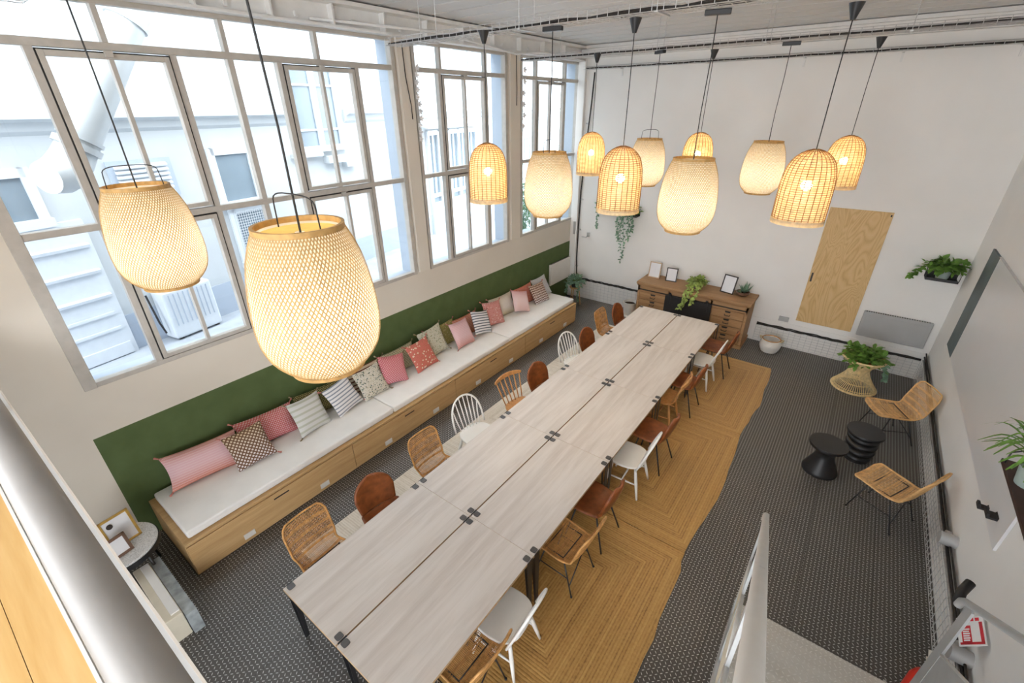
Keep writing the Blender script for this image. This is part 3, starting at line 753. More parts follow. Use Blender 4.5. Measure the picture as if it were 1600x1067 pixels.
pillow('brown and white zigzag pillow near the far bench end', F('brown_zigzag','chevron',(.15,.075,.05),(.64,.58,.57),(.60,.44,.34),n=9), .38, -1.97, .44, .42, .14, 32, 0, -6)
pillow('grey weave pillow farthest along the bench beside the radiator', F('grey_weave','chevron',(.42,.41,.42),(.60,.60,.60),(.56,.55,.53),n=14), .24, -1.68, .42, .42, .14, 28, 8, -14, None)

# ---------------------------------------------------------------- work tables
TY0 = -8.925; TH = .75
def table():
    t = thing('work_table', 'x', 'table', (0,0,0), 0, 'whitewashed work tables in a double row')
    o = MB().box(-.372, -.748, TH-.028, .372, .7496, TH).build('table_top', M['table'], t)
    o.data.materials.append(M['table_edge'])
    for p in o.data.polygons:
        if abs(p.normal.z) < .5: p.material_index = 1
    for sx in (-1, 1):
        for sy in (-1, 1):
            e = sx*.3725; yc = sy*.694
            l = MB(); w0, w1 = .038, .020
            l.add([(e, yc-w0, TH+.004),(e, yc+w0, TH+.004),(e+sx*.004, yc+w1, 0),(e+sx*.004, yc-w1, 0),
                   (e+sx*.005, yc-w0, TH+.004),(e+sx*.005, yc+w0, TH+.004),(e+sx*.012, yc+w1, 0),(e+sx*.012, yc-w1, 0)],
                  [(0,1,2,3),(4,7,6,5),(0,4,5,1),(1,5,6,2),(2,6,7,3),(3,7,4,0)])
            l.add([(e-sx*.045, yc-.022, TH-.03),(e-sx*.045, yc+.022, TH-.03),(e, yc+.012, .02),(e, yc-.012, .02),
                   (e-sx*.05, yc-.022, TH-.03),(e-sx*.05, yc+.022, TH-.03),(e-sx*.006, yc+.012, .02),(e-sx*.006, yc-.012, .02)],
                  [(0,1,2,3),(4,7,6,5),(0,4,5,1),(1,5,6,2),(2,6,7,3),(3,7,4,0)])
            lo = l.build('leg', M['black'], t)
            MB().prism([(e-sx*.034+.030*math.copysign(abs(math.cos(q*PI/12))**.45, math.cos(q*PI/12)), yc+.030*math.copysign(abs(math.sin(q*PI/12))**.45, math.sin(q*PI/12))) for q in range(24)], TH+.0005, TH+.007).build('clamp', M['clamp'], lo, bevel=.003)
    return t
p0 = table(); first = True
order = ['at the near end', 'second from the near end', 'in the middle', 'second from the dresser', 'nearest the dresser']
for side, x in (('bench-side', 2.852), ('rug-side', 3.610)):
    for k in range(5):
        o = p0 if first else dup(p0); first = False
        o.location = (x, TY0+.75+1.5*k, .013); o['label'] = 'whitewashed wooden work table, %s row, %s' % (side, order[k])

# ---------------------------------------------------------------- rugs
def rug(y0, y1, label, seed, X0=2.80, X1=5.01, mat='jute'):
    rr = random.Random(seed); cx, cy = (X0+X1)/2, (y0+y1)/2; hx, hy = (X1-X0)/2, (y1-y0)/2
    pts = []
    def edge(ax, ay, bx, by, n, wob):
        for i in range(n):
            f = i/n; nx, ny = -(by-ay), (bx-ax); l = math.hypot(nx, ny); q = rr.uniform(-wob, wob)
            pts.append((ax+(bx-ax)*f+nx/l*q, ay+(by-ay)*f+ny/l*q))
    edge(-hx, -hy, hx, -hy, 14, .010); edge(hx-.05, -hy, hx+.02, -.2*hy, 5, .012); edge(hx+.02, -.2*hy, hx-.02, hy*.8, 6, .014); edge(hx-.02, hy*.8, hx-.06, hy, 2, .01)
    edge(hx-.05, hy, -hx, hy, 14, .010); edge(-hx, hy, -hx, -hy, 12, .014)
    o = MB().prism(pts, 0, .012).build('jute_rug', M[mat], loc=(cx, cy, .001))
    tag(o, label, 'rug', 'braided jute rugs under the tables')
rug(-3.452, -1.12, 'braided jute rug under the far tables, nearest the dresser', 1)
rug(-5.932, -3.458, 'braided jute rug under the middle tables', 2)
rug(-8.40, -5.938, 'braided jute rug under the near tables', 3)

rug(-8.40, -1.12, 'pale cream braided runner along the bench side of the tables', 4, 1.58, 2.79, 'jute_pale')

# ---------------------------------------------------------------- chairs
RZ = .013
def bez(pts, n):
    """smooth curve through pts"""
    out = []; P = [Vector(p) for p in pts]; P = [P[0]*2-P[1]] + P + [P[-1]*2-P[-2]]
    m = len(P)-3
    for i in range(n+1):
        s = i/n*m; k = min(int(s), m-1); u = s-k; a, b, c, d = P[k:k+4]
        out.append(.5*((2*b)+(c-a)*u+(2*a-5*b+4*c-d)*u*u+(3*b-a-3*c+d)*u**3))
    return out
def rattan_chair(mk, name='rattan_chair'):
    t = thing(name, 'x', 'chair')
    C = bez([(.25,0,.445),(.18,0,.455),(0,0,.435),(-.15,0,.43),(-.205,0,.465),(-.245,0,.57),(-.285,0,.70),(-.325,0,.83)], 32)
    def S(u, s):
        f = s*32; k = min(int(f), 31); p = C[k].lerp(C[k+1], f-k)
        w = .225 - .02*math.sin(PI*min(1, max(0,(s-.35)/.3)))
        c = .028*(1-u*u); q = p.copy(); q.y = u*w
        if s < .5: q.z -= c
        else: q.x -= c
        return q
    # rounded outline
    loop = []; rc = .16
    path = [(-1+rc*1.6,0),(1-rc*1.6,0),(1-.1,.035),(1,.09),(1,.91),(1-.1,.97),(1-rc*1.6,1),(-1+rc*1.6,1),(-1+.1,.97),(-1,.91),(-1,.09),(-1+.1,.035)]
    for (a, b), (c, d) in zip(path, path[1:]+path[:1]):
        n = max(2, int(abs(d-b)*24)+int(abs(c-a)*6))
        for i in range(n): loop.append(S(a+(c-a)*i/n, b+(d-b)*i/n))
    MB().tube(loop, .0105, 8, closed=True).build('rim', M[mk], t, smooth=True)
    for nm, s0, s1 in (('seat', .02, .50), ('backrest', .50, .98)):
        b = MB(); n = 34
        for i in range(n):
            u = -.93+1.86*i/(n-1); e = .03 if abs(u) > .84 else 0
            a, c = (s0+e, s1) if nm == 'seat' else (s0, s1-e)
            b.tube([S(u, a+(c-a)*k/9) for k in range(10)], .0030, 4, cap=False)
        for s in [s0+(s1-s0)*k/5 for k in range(1, 5)]:
            for q in (-.008, .008): b.tube([S(-1+2*k/8, s+q) for k in range(9)], .0055, 5, cap=False)
        for k in range(22):
            s = s0+(s1-s0)*(k+.5)/22; b.tube([S(-.97+1.94*k2/6, s) for k2 in range(7)], .0022, 4, cap=False)
        b.build(nm, M[mk], t)
    for sy in (-1, 1):
        MB().tube([(.10, sy*.17, .425), (.20, sy*.215, 0)], .0075, 8).lathe([(.0,0),(.012,0),(.012,.012),(.0,.012)], 8, (.20, sy*.215, 0)).build('leg', M['black'], t, smooth=True)
        MB().tube([(-.10, sy*.17, .42), (-.245, sy*.215, 0)], .0075, 8).lathe([(.0,0),(.012,0),(.012,.012),(.0,.012)], 8, (-.245, sy*.215, 0)).build('leg', M['black'], t, smooth=True)
        MB().tube([(.155, sy*.195, .20), (-.175, sy*.195, .20)], .006, 6).build('stretcher', M['black'], t, smooth=True)
    MB().tube([(-.145, -.185, .29), (-.205, .205, .11)], .006, 6).tube([(.10,-.17,.42),(.10,.17,.42)], .006, 6).tube([(-.10,-.17,.415),(-.10,.17,.415)], .006, 6).tube([(.10,-.17,.423),(-.10,-.17,.418)], .006, 6).tube([(.10,.17,.423),(-.10,.17,.418)], .006, 6).build('stretcher', M['black'], t, smooth=True)
    return t
def leather_chair():
    t = thing('leather_chair', 'x', 'chair')
    C = bez([(.225,0,.44),(.20,0,.455),(.05,0,.445),(-.11,0,.44),(-.175,0,.475),(-.215,0,.58),(-.25,0,.70),(-.275,0,.825)], 36)
    W0 = bez([(.17,0,0),(.215,0,0),(.225,0,0),(.205,0,0),(.19,0,0),(.205,0,0),(.205,0,0),(.09,0,0)], 36)
    for nm, k0, k1 in (('seat', 0, 20), ('backrest', 20, 36)):
        vs = []; fs = []; n = 10
        for k in range(k0, k1+1):
            s = k/36; w = W0[k].x
            if s > .80: w = .205*math.sqrt(max(.02, 1-((s-.80)/.205)**2))
            for i in range(n+1):
                u = -1+2*i/n; q = C[k].copy(); q.y = u*w; c = .035*u*u
                g = min(1, max(0, (s-.45)/.15)); q.z += c*(1-g); q.x += c*g*1.1; vs.append(q)
        for k in range(k1-k0):
            for i in range(n): a = k*(n+1)+i; fs.append((a, a+n+1, a+n+2, a+1))
        b = MB(); b.add(vs, fs); o = b.build(nm, M['leather'], t, smooth=True)
        so = o.modifiers.new('solid', 'SOLIDIFY'); so.thickness = .032; so.offset = 0
        ss = o.modifiers.new('smooth', 'SUBSURF'); ss.levels = 1; ss.render_levels = 1
    for sx, x0, x1 in ((1,.12,.20), (-1,-.10,-.23)):
        for sy in (-1, 1): MB().tube([(x0, sy*.13, .425), (x1, sy*.20, 0)], .009, 8).build('leg', M['black'], t, smooth=True)
    MB().tube([(.12,-.13,.422),(.12,.13,.422)], .008, 6).tube([(-.10,-.13,.422),(-.10,.13,.422)], .008, 6).tube([(.12,0,.422),(-.10,0,.422)], .008, 6).build('seat_frame', M['black'], t, smooth=True)
    return t
def seat_shape(mk, t, w=.215, d=.205):
    pts = []
    for k in range(40):
        a = 2*PI*k/40; ca, sa = math.cos(a), math.sin(a); e = .62
        pts.append((d*math.copysign(abs(ca)**e, ca), (w - (.03 if ca < 0 else 0)*abs(ca))*math.copysign(abs(sa)**e, sa)))
    return MB().prism(pts, .43, .458).build('seat', M[mk], t, bevel=.01, seg=3)
def turned_legs(mk, t):
    ends = {}
    for sx in (-1, 1):
        for sy in (-1, 1):
            a = Vector((sx*.13, sy*.13, .432)); b = Vector((sx*.20 - (.02 if sx < 0 else 0), sy*.195, 0))
            MB().tube([a, a.lerp(b,.25), a.lerp(b,.5), a.lerp(b,.7), b], [.013,.017,.019,.016,.011], 10).build('leg', M[mk], t, smooth=True); ends[sx, sy] = (a, b)
    for sy in (-1, 1):
        p = ends[1,sy][0].lerp(ends[1,sy][1],.55); q = ends[-1,sy][0].lerp(ends[-1,sy][1],.55)
        MB().tube([p, p.lerp(q,.5), q], [.008,.012,.008], 8).build('stretcher', M[mk], t, smooth=True)
    p = ends[1,1][0].lerp(ends[1,1][1],.55).lerp(ends[-1,1][0].lerp(ends[-1,1][1],.55), .5); q = Vector((p.x, -p.y, p.z))
    MB().tube([p, p.lerp(q,.5), q], [.008,.012,.008], 8).build('stretcher', M[mk], t, smooth=True)
def hoop_chair():
    t = thing('windsor_chair', 'x', 'chair'); mk = 'chair_white'
    seat_shape(mk, t); turned_legs(mk, t)
    P = []
    for k in range(25):
        a = PI*k/24; y = .212*math.cos(a); s = math.sin(a)**.75; P.append((-.165-.15*s, y*(1+.12*math.sin(a)), .455+.425*s))
    MB().tube(P, .0125, 8).build('back_hoop', M[mk], t, smooth=True)
    for i in range(7):
        u = -1+2*i/6*1.0; y0 = u*.135; y1 = u*.18
        s = math.sqrt(max(0, 1-(y1/.237)**2))**.75
        MB().tube([(-.165, y0, .455), (-.235, (y0+y1)/2, .455+.21*s), (-.165-.15*s, y1, .455+.425*s)], [.006,.0085,.006], 7).build('spindle', M[mk], t, smooth=True)
    return t
def spindle_chair():
    t = thing('spindle_back_chair', 'x', 'chair'); mk = 'chair_wood'
    seat_shape(mk, t); turned_legs(mk, t)
    C = lambda u: Vector((-.30-.05*(1-u*u)+.02, u*.235, .80+.018*(1-u*u)))
    b = MB(); vs = []; fs = []
    for k in range(17):
        p = C(-1+2*k/16); h = .034*(1-.45*abs(-1+2*k/16)**3)
        for dx, dz in ((-.011,-h),(.011,-h),(.011,h),(-.011,h)): vs.append(p+Vector((dx,0,dz)))
    for k in range(16):
        for j in range(4): a = k*4+j; c = k*4+(j+1)%4; fs.append((a, c, c+4, a+4))
    fs += [(3,2,1,0), (64,65,66,67)]
    b.add(vs, fs); b.build('crest_rail', M[mk], t, bevel=.006)
    for i in range(6):
        u = -1+2*i/5; y0 = u*.15; p = C(u*.88)
        MB().tube([(-.165, y0, .455), Vector((-.165,y0,.455)).lerp(p,.5), p], [.007,.010,.007], 7).build('spindle', M[mk], t, smooth=True)
    return t
protos = {'r': rattan_chair('rattan'), 'l': leather_chair(), 'w': hoop_chair(), 's': spindle_chair()}
used = set()
def place(kind, x, y, rz, label, z=RZ, group=None):
    o = protos[kind] if kind not in used else dup(protos[kind]); used.add(kind)
    o.location = (x, y, z); o.rotation_euler = (0, 0, rz); o['label'] = label
    o.scale = (1, 1, 1) if kind == 'r' else (1.04, 1.10, 1.02)
    o['group'] = group or 'chairs along the row of tables'
left = [('r',2.29,-8.42,.04,'rattan chair on the bench side at the near table corner'), ('l',2.33,-7.76,-.14,'cognac leather chair on the bench side, nearest the near table end'),
        ('r',2.30,-6.90,.0,'rattan chair on the bench side left of a white spindle chair'), ('w',2.22,-6.15,-.22,'white windsor chair on the bench side, the nearer of two'),
        ('s',2.33,-5.30,-.16,'honey wood spindle-back chair on the bench side'), ('l',2.40,-4.74,-.14,'cognac leather chair on the bench side beside the honey spindle-back chair'),
        ('w',2.34,-3.70,-.20,'white windsor chair on the bench side, the farther of two'), ('l',2.42,-3.20,-.10,'cognac leather chair on the bench side next to the farther white windsor chair'),
        ('r',2.31,-2.28,.02,'rattan chair on the bench side, farthest along the table'), ('l',2.38,-1.84,-.02,'cognac leather chair on the bench side nearest the potted plants')]
for k, x, y, a, lab in left: place(k, x, y, a, lab, 0.013)
right = [('r',3.90,-8.27,PI-.02,'rattan chair on the rug side nearest the mezzanine'), ('w',3.98,-7.84,PI+.06,'white windsor chair on the rug side nearest the mezzanine'),
         ('r',3.99,-6.88,PI-.04,'rattan chair on the rug side between white and leather chairs, on black legs'), ('l',4.00,-6.27,PI,'cognac leather chair on the rug side, the nearest of four'),
         ('w',4.00,-5.35,PI+.06,'white windsor chair on the rug side between two leather chairs'), ('l',4.08,-4.76,PI-.03,'cognac leather chair on the rug side, second of four from the mezzanine'),
         ('s',3.86,-3.82,PI+.05,'honey wood spindle-back chair on the rug side'), ('l',4.00,-3.28,PI,'cognac leather chair on the rug side right behind the spindle-back chair'),
         ('w',4.00,-2.38,PI-.02,'white windsor chair on the rug side nearest the dresser'), ('l',4.11,-1.80,PI+.02,'cognac leather chair on the rug side nearest the dresser')]
for k, x, y, a, lab in right: place(k, x, y, a, lab)
lp = rattan_chair('rattan_light', 'lounge_chair')
lp['group'] = 'rattan lounge chairs by the right wall'
lp.scale = (1.07,1.07,1.0); lp.location = (6.625,-2.19,0); lp.rotation_euler = (0,0,R(207)); lp['label'] = 'pale rattan lounge chair between wicker planter and black side tables'
dup(lp, (6.60,-4.0,0), R(152), 'pale rattan lounge chair nearer the stairs, in front of the black side tables')

# ---------------------------------------------------------------- dresser at the back wall
DX0, DX1, DY, DH = 2.08, 4.30, -.62, .97
t = thing('dresser', 'reclaimed wood dresser with drawers and a black sliding panel at the back wall', 'dresser', ((DX0+DX1)/2, DY/2-.03, 0)); L = (DX1-DX0)/2; D = -DY/2
MB().box(-L-.035, -D-.035, DH-.045, L+.035, D+.02, DH).prism([(-D-.015,DH-.08),(-D-.03,DH-.045),(D,DH-.045),(D,DH-.08)], -L-.02, L+.02, 'x').build('top', M['dresser'], t, bevel=.006)
b = MB(); b.box(-L, -D+.012, .06, L, D, DH-.08); b.box(-L-.02, -D-.02, 0, L+.02, D, .085)
for xx in (-L, -L+.66, L-.70, L-.045): b.box(xx, -D, .08, xx+.045, -D+.02, DH-.08)
b.box(-L, -D, DH-.20, L, -D+.02, DH-.08)
b.build('carcass', M['dresser'], t, bevel=.004)
for x0, x1 in ((-L+.055, -L+.65), (L-.645, L-.055)):
    for k in range(4):
        z1 = DH-.215-.165*k; d = MB().box(x0, -D-.012, z1-.15, x1, -D+.015, z1).build('drawer', M['dresser'], t, bevel=.006)
        xc = (x0+x1)/2
        MB().prism([(xc-.055,z1-.012),(xc+.055,z1-.012),(xc+.045,z1-.045),(xc-.045,z1-.045)], -D-.017, -D-.011, 'y').build('label_holder', M['black'], d)
        MB().tube([(xc-.05,-D-.012,z1-.085),(xc-.045,-D-.04,z1-.10),(xc+.045,-D-.04,z1-.10),(xc+.05,-D-.012,z1-.085)], .007, 6).build('handle', M['black'], d, smooth=True)
s = MB().box(-L+.62, -D-.035, .14, L-.66, -D-.015, DH-.17).build('sliding_panel', M['black'], t, bevel=.004)
r = MB().box(-L+.02, -D-.030, DH-.165, L-.02, -D-.020, DH-.145)
for xx in (-L+.72, L-.76): r.box(xx-.02, -D-.045, DH-.34, xx+.02, -D-.034, DH-.10).lathe([(.0,-.01),(.03,-.01),(.03,.01),(.0,.01)], 12, (xx, -D-.04, DH-.13))
r.build('rail', M['black'], t)
def picture(label, mat, w, h, x, y, z, yaw=0, lean=10, fw_=.02, group='photo frames on the dresser', art=None):
    t = thing('picture_frame', label, 'picture frame', (x, y, z), R(yaw), group)
    Mx = Matrix.Rotation(R(-lean), 4, 'X')
    f = MB()
    for bx in ((-w/2,0,-w/2+fw_,h),(w/2-fw_,0,w/2,h),(-w/2,0,w/2,fw_),(-w/2,h-fw_,w/2,h)): f.box(bx[0], -.011, bx[1], bx[2], .011, bx[3], Mx)
    f.build('frame', mat, t, bevel=.002)
    MB().box(-w/2+fw_, -.003, fw_, w/2-fw_, .006, h-fw_, Mx).build('picture', M['paper'], t)
    MB().box(-.03, .010, .01, .03, .013, h*.75, Mx @ Matrix.Translation((0,.0,.0))).build('back_stand', M['frame_dark'], t)
    return t
picture('pale wood photo frame at the left end of the dresser', M['frame_pale'], .26, .34, 2.25, -.25, DH)
picture('small dark photo frame second from the left on the dresser', M['frame_dark'], .23, .29, 2.64, -.28, DH, 8, 12)
picture('dark photo frame at the right end of the dresser', M['frame_dark'], .27, .36, 3.78, -.30, DH, -14, 14)
# plants ----------------------------------------------------------
def bushy(root, c, n, rad, mat, size, rr, up=.6, droop=0, sx=1, sy=1, nm='foliage'):
    st = MB(); fo = MB(); c = Vector(c)
    for k in range(n):
        a = rr.uniform(0, 2*PI); el = rr.uniform(.05, 1.25); d = Vector((math.cos(a)*math.cos(el)*sx, math.sin(a)*math.cos(el)*sy, math.sin(el)*up))
        l = rad*rr.uniform(.45, 1.0); tip = c + d*l + Vector((0,0,-droop*l*rr.random())); mid = c.lerp(tip, .5)+Vector((0,0,.12*l))
        st.tube([c, mid, tip], .0028, 4, cap=False)
        for q in range(3):
            p = mid.lerp(tip, rr.uniform(.3, 1)); dd = (d + Vector((rr.uniform(-.8,.8), rr.uniform(-.8,.8), rr.uniform(-.7,.4))))
            s = size*rr.uniform(.7, 1.25); fo.leaf(p, dd, Vector((rr.uniform(-.3,.3), rr.uniform(-.3,.3), 1)), s, s*.68, .22)
    st.build('stem', M['stem'], root); return fo.build(nm, M[mat], root, smooth=True)
def trailing(root, strands, mat, size, rr, nm='trailing_vine'):
    for pts in strands:
        C = bez(pts, 24); b = MB(); b.tube(C, .003, 4, cap=False)
        for k in range(2, 25):
            for q in range(2):
                d = Vector((rr.uniform(-1,1), rr.uniform(-1,.3), rr.uniform(-.8,.3))); s = size*rr.uniform(.7,1.2)
                b.leaf(C[k], d, Vector((rr.uniform(-.4,.4), -.6, 1)), s, s*.7, .2)
        b.build(nm, M[mat], root, smooth=True)
rr = random.Random(21)
t = thing('trailing_plant', 'variegated plant trailing over the front of the dresser', 'potted plant', (3.20, -.30, DH))
MB().lathe([(.0,0),(.07,0),(.085,.12),(.078,.12),(.07,.02),(.0,.02)], 20).build('pot', M['pot_grey'], t, smooth=True, angle=40)
bushy(t, (0,0,.10), 80, .20, 'leaf_lime', .085, rr)
trailing(t, [[(0,-.05,.12),(0.0,-.24,.12),(-.02,-.40,-.02),(-.08,-.44,-.20),(-.16,-.50,-.34)], [(.04,-.05,.12),(.10,-.24,.10),(.10,-.40,-.05),(.03,-.43,-.22)], [(-.04,-.05,.1),(-.08,-.26,.1),(-.10,-.42,-.06),(-.13,-.44,-.28)]], 'leaf_lime', .07, rr)
t = thing('succulent_bowl', 'round bowl of spiky succulents at the right end of the dresser', 'potted plant', (4.07, -.27, DH))
MB().lathe([(.0,0),(.06,0),(.12,.05),(.125,.09),(.11,.09),(.1,.06),(.0,.05)], 24).build('bowl', M['frame_brown'], t, smooth=True, angle=40)
MB().lathe([(.0,.062),(.105,.06)], 20).build('soil', M['soil'], t)
b = MB()
for k in range(22):
    a = rr.uniform(0,6.28); e = rr.uniform(.5,1.4); b.leaf(Vector((.03,.0,.06)), Vector((math.cos(a)*math.cos(e), math.sin(a)*math.cos(e), math.sin(e))), Vector((math.cos(a),math.sin(a),.2)), rr.uniform(.16,.27), .03, -.02)
for k in range(30):
    a = rr.uniform(0,6.28); b.leaf(Vector((-.05+rr.uniform(-.03,.03),rr.uniform(-.05,.05),.06)), Vector((math.cos(a), math.sin(a), rr.uniform(.3,1))), Vector((0,0,1)), .06, .03, -.02)
b.build('succulent_leaves', M['leaf_grey'], t, smooth=True)
t = thing('floor_pot', 'cream ceramic pot with saucer on the floor left of the dresser', 'pot', (1.83, -.36, 0))
MB().lathe([(.0,0),(.19,0),(.2,.03),(.18,.03),(.0,.02)], 24).build('saucer', M['pot_white'], t, smooth=True, angle=40)
MB().lathe([(.0,.03),(.12,.03),(.155,.30),(.165,.34),(.15,.34),(.14,.28),(.0,.26)], 24).build('pot', M['pot_white'], t, smooth=True, angle=40)
MB().lathe([(.0,.285),(.142,.28)], 20).build('soil', M['soil'], t)
t = thing('corner_plant', 'grey-green plant on a tall wooden stand in the window corner', 'potted plant', (.46, -.52, 0))
for k in range(3):
    a = k*2.09+.3; MB().tube([(math.cos(a)*.10, math.sin(a)*.10, .45), (math.cos(a)*.15, math.sin(a)*.15, 0)], .012, 8).build('leg', M['rattan_light'], t, smooth=True)
MB().lathe([(.0,.43),(.13,.43),(.13,.455),(.0,.455)], 20).build('stand_top', M['rattan_light'], t)
MB().lathe([(.0,.455),(.08,.455),(.11,.62),(.10,.62),(.09,.60),(.0,.59)], 20).build('pot', M['black_plastic'], t, smooth=True, angle=40)
bushy(t, (0,0,.60), 90, .27, 'leaf_grey', .08, rr, .7, .5)
trailing(t, [[(.05,-.05,.62),(.14,-.12,.58),(.17,-.14,.40),(.16,-.16,.2)], [(-.05,-.06,.62),(-.12,-.15,.55),(-.13,-.17,.35)]], 'leaf_grey', .06, rr)

# ---------------------------------------------------------------- radiators and the plywood panel
def radiator(label, mat, w, h, loc, rz):
    t = thing('panel_radiator', label, 'radiator', loc, rz, 'wall radiators')
    MB().box(-w/2, -.075, 0, w/2, -.02, h).build('casing', M[mat], t, bevel=.012, seg=3)
    MB().box(-w/2+.05, -.079, .05, w/2-.05, -.074, h-.06).build('front_panel', M[mat], t, bevel=.002)
    g = MB(); n = int(w/.035)
    for k in range(n): g.box(-w/2+.03+k*(w-.06)/n, -.068, h-.001, -w/2+.03+k*(w-.06)/n+.018, -.028, h+.003)
    g.build('top_grille', M['frame_dark'], t)
    MB().box(-w/4, -.02, .1, -w/4+.04, 0, h-.1).box(w/4, -.02, .1, w/4+.04, 0, h-.1).build('bracket', M['galv'], t)
radiator('cream panel radiator on the green wall past the bench end', 'radiator', .90, .52, (.0, -.58, .53), PI/2)
radiator('grey panel radiator on the back wall near the right corner', 'radiator_grey', .95, .47, (6.50, 0, .60), 0)
t = thing('plywood_panel', 'tall plywood panel with a small dark slot fixed to the back wall', 'panel', (5.50, 0, .61))
MB().box(-.44, -.022, 0, .44, -.002, 2.14).build('board', M['ply'], t, bevel=.002)
MB().box(-.415, -.0235, .80, -.385, -.021, .97).build('slot_handle', M['frame_dark'], t)
MB().cbox((.415,-.022,2.09), (.02,.01,.03)).build('fixing', M['black_plastic'], t)

# ---------------------------------------------------------------- perimeter wire trays
def wall_grid(name, label, axis, a0, a1, z0, z1):
    t = thing(name, label, 'cable tray', (0,0,0), 0, 'wire trays along the foot of the walls'); b = MB()
    def P(a, d, z): return (a, -d, z) if axis == 'x' else (W-d, a, z)
    n = 6
    for k in range(n+1): b.tube([P(a0,.05,z0+(z1-z0)*k/n), P(a1,.05,z0+(z1-z0)*k/n)], .0028, 4)
    a = a0
    while a < a1:
        b.tube([P(a,.012,z0), P(a,.05,z0), P(a,.05,z1), P(a,.012,z1)], .0028, 4); a += .10
    b.build('mesh', M['galv'], t)
    rr = random.Random(3)
    for k in range(3 if axis == 'x' else 6):
        pts = []; m_ = 30
        for i in range(m_+1):
            a = a0+(a1-a0)*i/m_; pts.append(P(a, .028+.012*(k%2), z1+.012+.030*k*(1 if axis=='y' else .5)+rr.uniform(-.008,.008)))
        MB().tube(pts, [.013,.011,.010][k%3], 6).build('cable', M['cable'] if (k % 3 != 1 or axis == 'x') else M['cable_grey'], t, smooth=True)
    return t
wall_grid('wire_tray', 'wire cable tray along the foot of the back wall left of the dresser', 'x', .22, 2.00, .04, .47)
wall_grid('wire_tray', 'wire cable tray along the foot of the back wall right of the dresser', 'x', 4.42, 7.02, .04, .36)
wall_grid('wire_tray', 'wire cable tray along the foot of the right wall', 'y', -8.4, -.06, .02, .36)
struct(MB().box(.18, -.012, 0, W, -.0005, .50).build('baseboard_back', M['wall']))
tag(MB().cbox((4.86,-.03,.585), (.17,.05,.09)).build('outlet_box', M['radiator_grey'], bevel=.006), 'grey outlet box on the back wall above the wire tray, left of the plywood panel', 'socket box')
t = thing('conduit_box', 'round grey junction box on the right wall behind the nearer lounge chair', 'junction box', (W, -4.74, .55))
MB().tube([(-.0,0,0),(-.13,0,0)], .062, 16).build('box', M['radiator_grey'], t, smooth=True, angle=40)
MB().cbox((-.06,.07,-.01), (.06,.05,.10)).build('plug', M['cable_grey'], t, bevel=.01)
t = thing('conduit_box', 'round grey junction box under the red and white sign', 'junction box', (W, -6.02, .52))
MB().tube([(0,0,0),(-.13,0,0)], .062, 16).build('box', M['radiator_grey'], t, smooth=True, angle=40)
MB().cbox((-.06,.08,-.01), (.06,.05,.10)).build('plug', M['cable_grey'], t, bevel=.01)

# ---------------------------------------------------------------- lounge corner
t = thing('wicker_planter', 'hourglass wicker stand holding a bushy green plant', 'planter', (6.20, -.93, 0))
prof = [(.315,.0),(.325,.02),(.30,.05),(.235,.14),(.175,.24),(.145,.32),(.14,.36),(.16,.42),(.22,.48),(.285,.54),(.30,.56)]
b = MB(); PC = bez([(r, 0, z) for r, z in prof], 30)
for k in range(60):
    a0 = 2*PI*k/60; b.tube([(p.x*math.cos(a0), p.x*math.sin(a0), p.z) for p in PC], .0062, 4, cap=False)
b.build('cane_upright', M['wicker'], t)
b = MB()
for i, p in enumerate(PC):
    if i in (0, 30): continue
    if 2 <= i <= 11 and i % 3: continue
    b.tube([(p.x*math.cos(2*PI*k/40), p.x*math.sin(2*PI*k/40), p.z) for k in range(40)], .007, 5, closed=True)
b.build('cane_ring', M['wicker'], t, smooth=True)
for p, r in ((PC[0], .02), (PC[30], .018)):
    MB().tube([(p.x*math.cos(2*PI*k/40), p.x*math.sin(2*PI*k/40), p.z+.012) for k in range(40)], r, 8, closed=True).build('rim', M['wicker'], t, smooth=True)
MB().lathe([(.0,.36),(.135,.36),(.20,.55),(.19,.55),(.12,.50),(.0,.5)], 24).build('pot', M['terracotta'], t, smooth=True, angle=40)
rr = random.Random(8)
bushy(t, (0,0,.54), 170, .40, 'leaf', .095, rr, .75, .35)
trailing(t, [[(.1,-.05,.56),(.28,-.12,.58),(.33,-.14,.42),(.34,-.14,.30)]], 'leaf_grey', .06, rr)
t = thing('side_table', 'black hourglass side table, the nearer of two', 'side table', (5.97, -3.60, 0), 0, 'black sculptural side tables')
MB().lathe([(r, z) for r, z in [(.0,0),(.20,0),(.205,.02),(.195,.05),(.15,.15),(.115,.24),(.108,.29),(.125,.34),(.19,.395),(.215,.41),(.22,.43),(.215,.447),(.0,.45)]], 48).build('body', M['stool'], t, smooth=True, angle=35)
t = thing('side_table', 'black side table of stacked rounded discs, behind the hourglass one', 'side table', (6.34, -3.02, 0), 0, 'black sculptural side tables')
b = MB()
for z, r in ((.055,.165),(.155,.185),(.255,.185),(.345,.185)):
    b.lathe([(.07,z-.055),(r*.80,z-.045),(r*.97,z-.02),(r,z),(r*.97,z+.02),(r*.80,z+.045),(.07,z+.055)], 48)
b.build('disc', M['stool'], t, smooth=True)
MB().lathe([(.0,0),(.15,0),(.15,.03),(.09,.05),(.09,.40),(.0,.40)], 32).build('core', M['stool'], t, smooth=True, angle=35)
MB().lathe([(.0,.40),(.20,.405),(.215,.42),(.215,.44),(.21,.45),(.0,.452)], 48).build('top', M['stool'], t, smooth=True, angle=35)
t = thing('woven_basket', 'small white woven basket with brown rim on the floor by the dresser', 'basket', (4.78, -.36, 0))
b = MB().lathe([(.0,.005),(.12,.005)], 24)
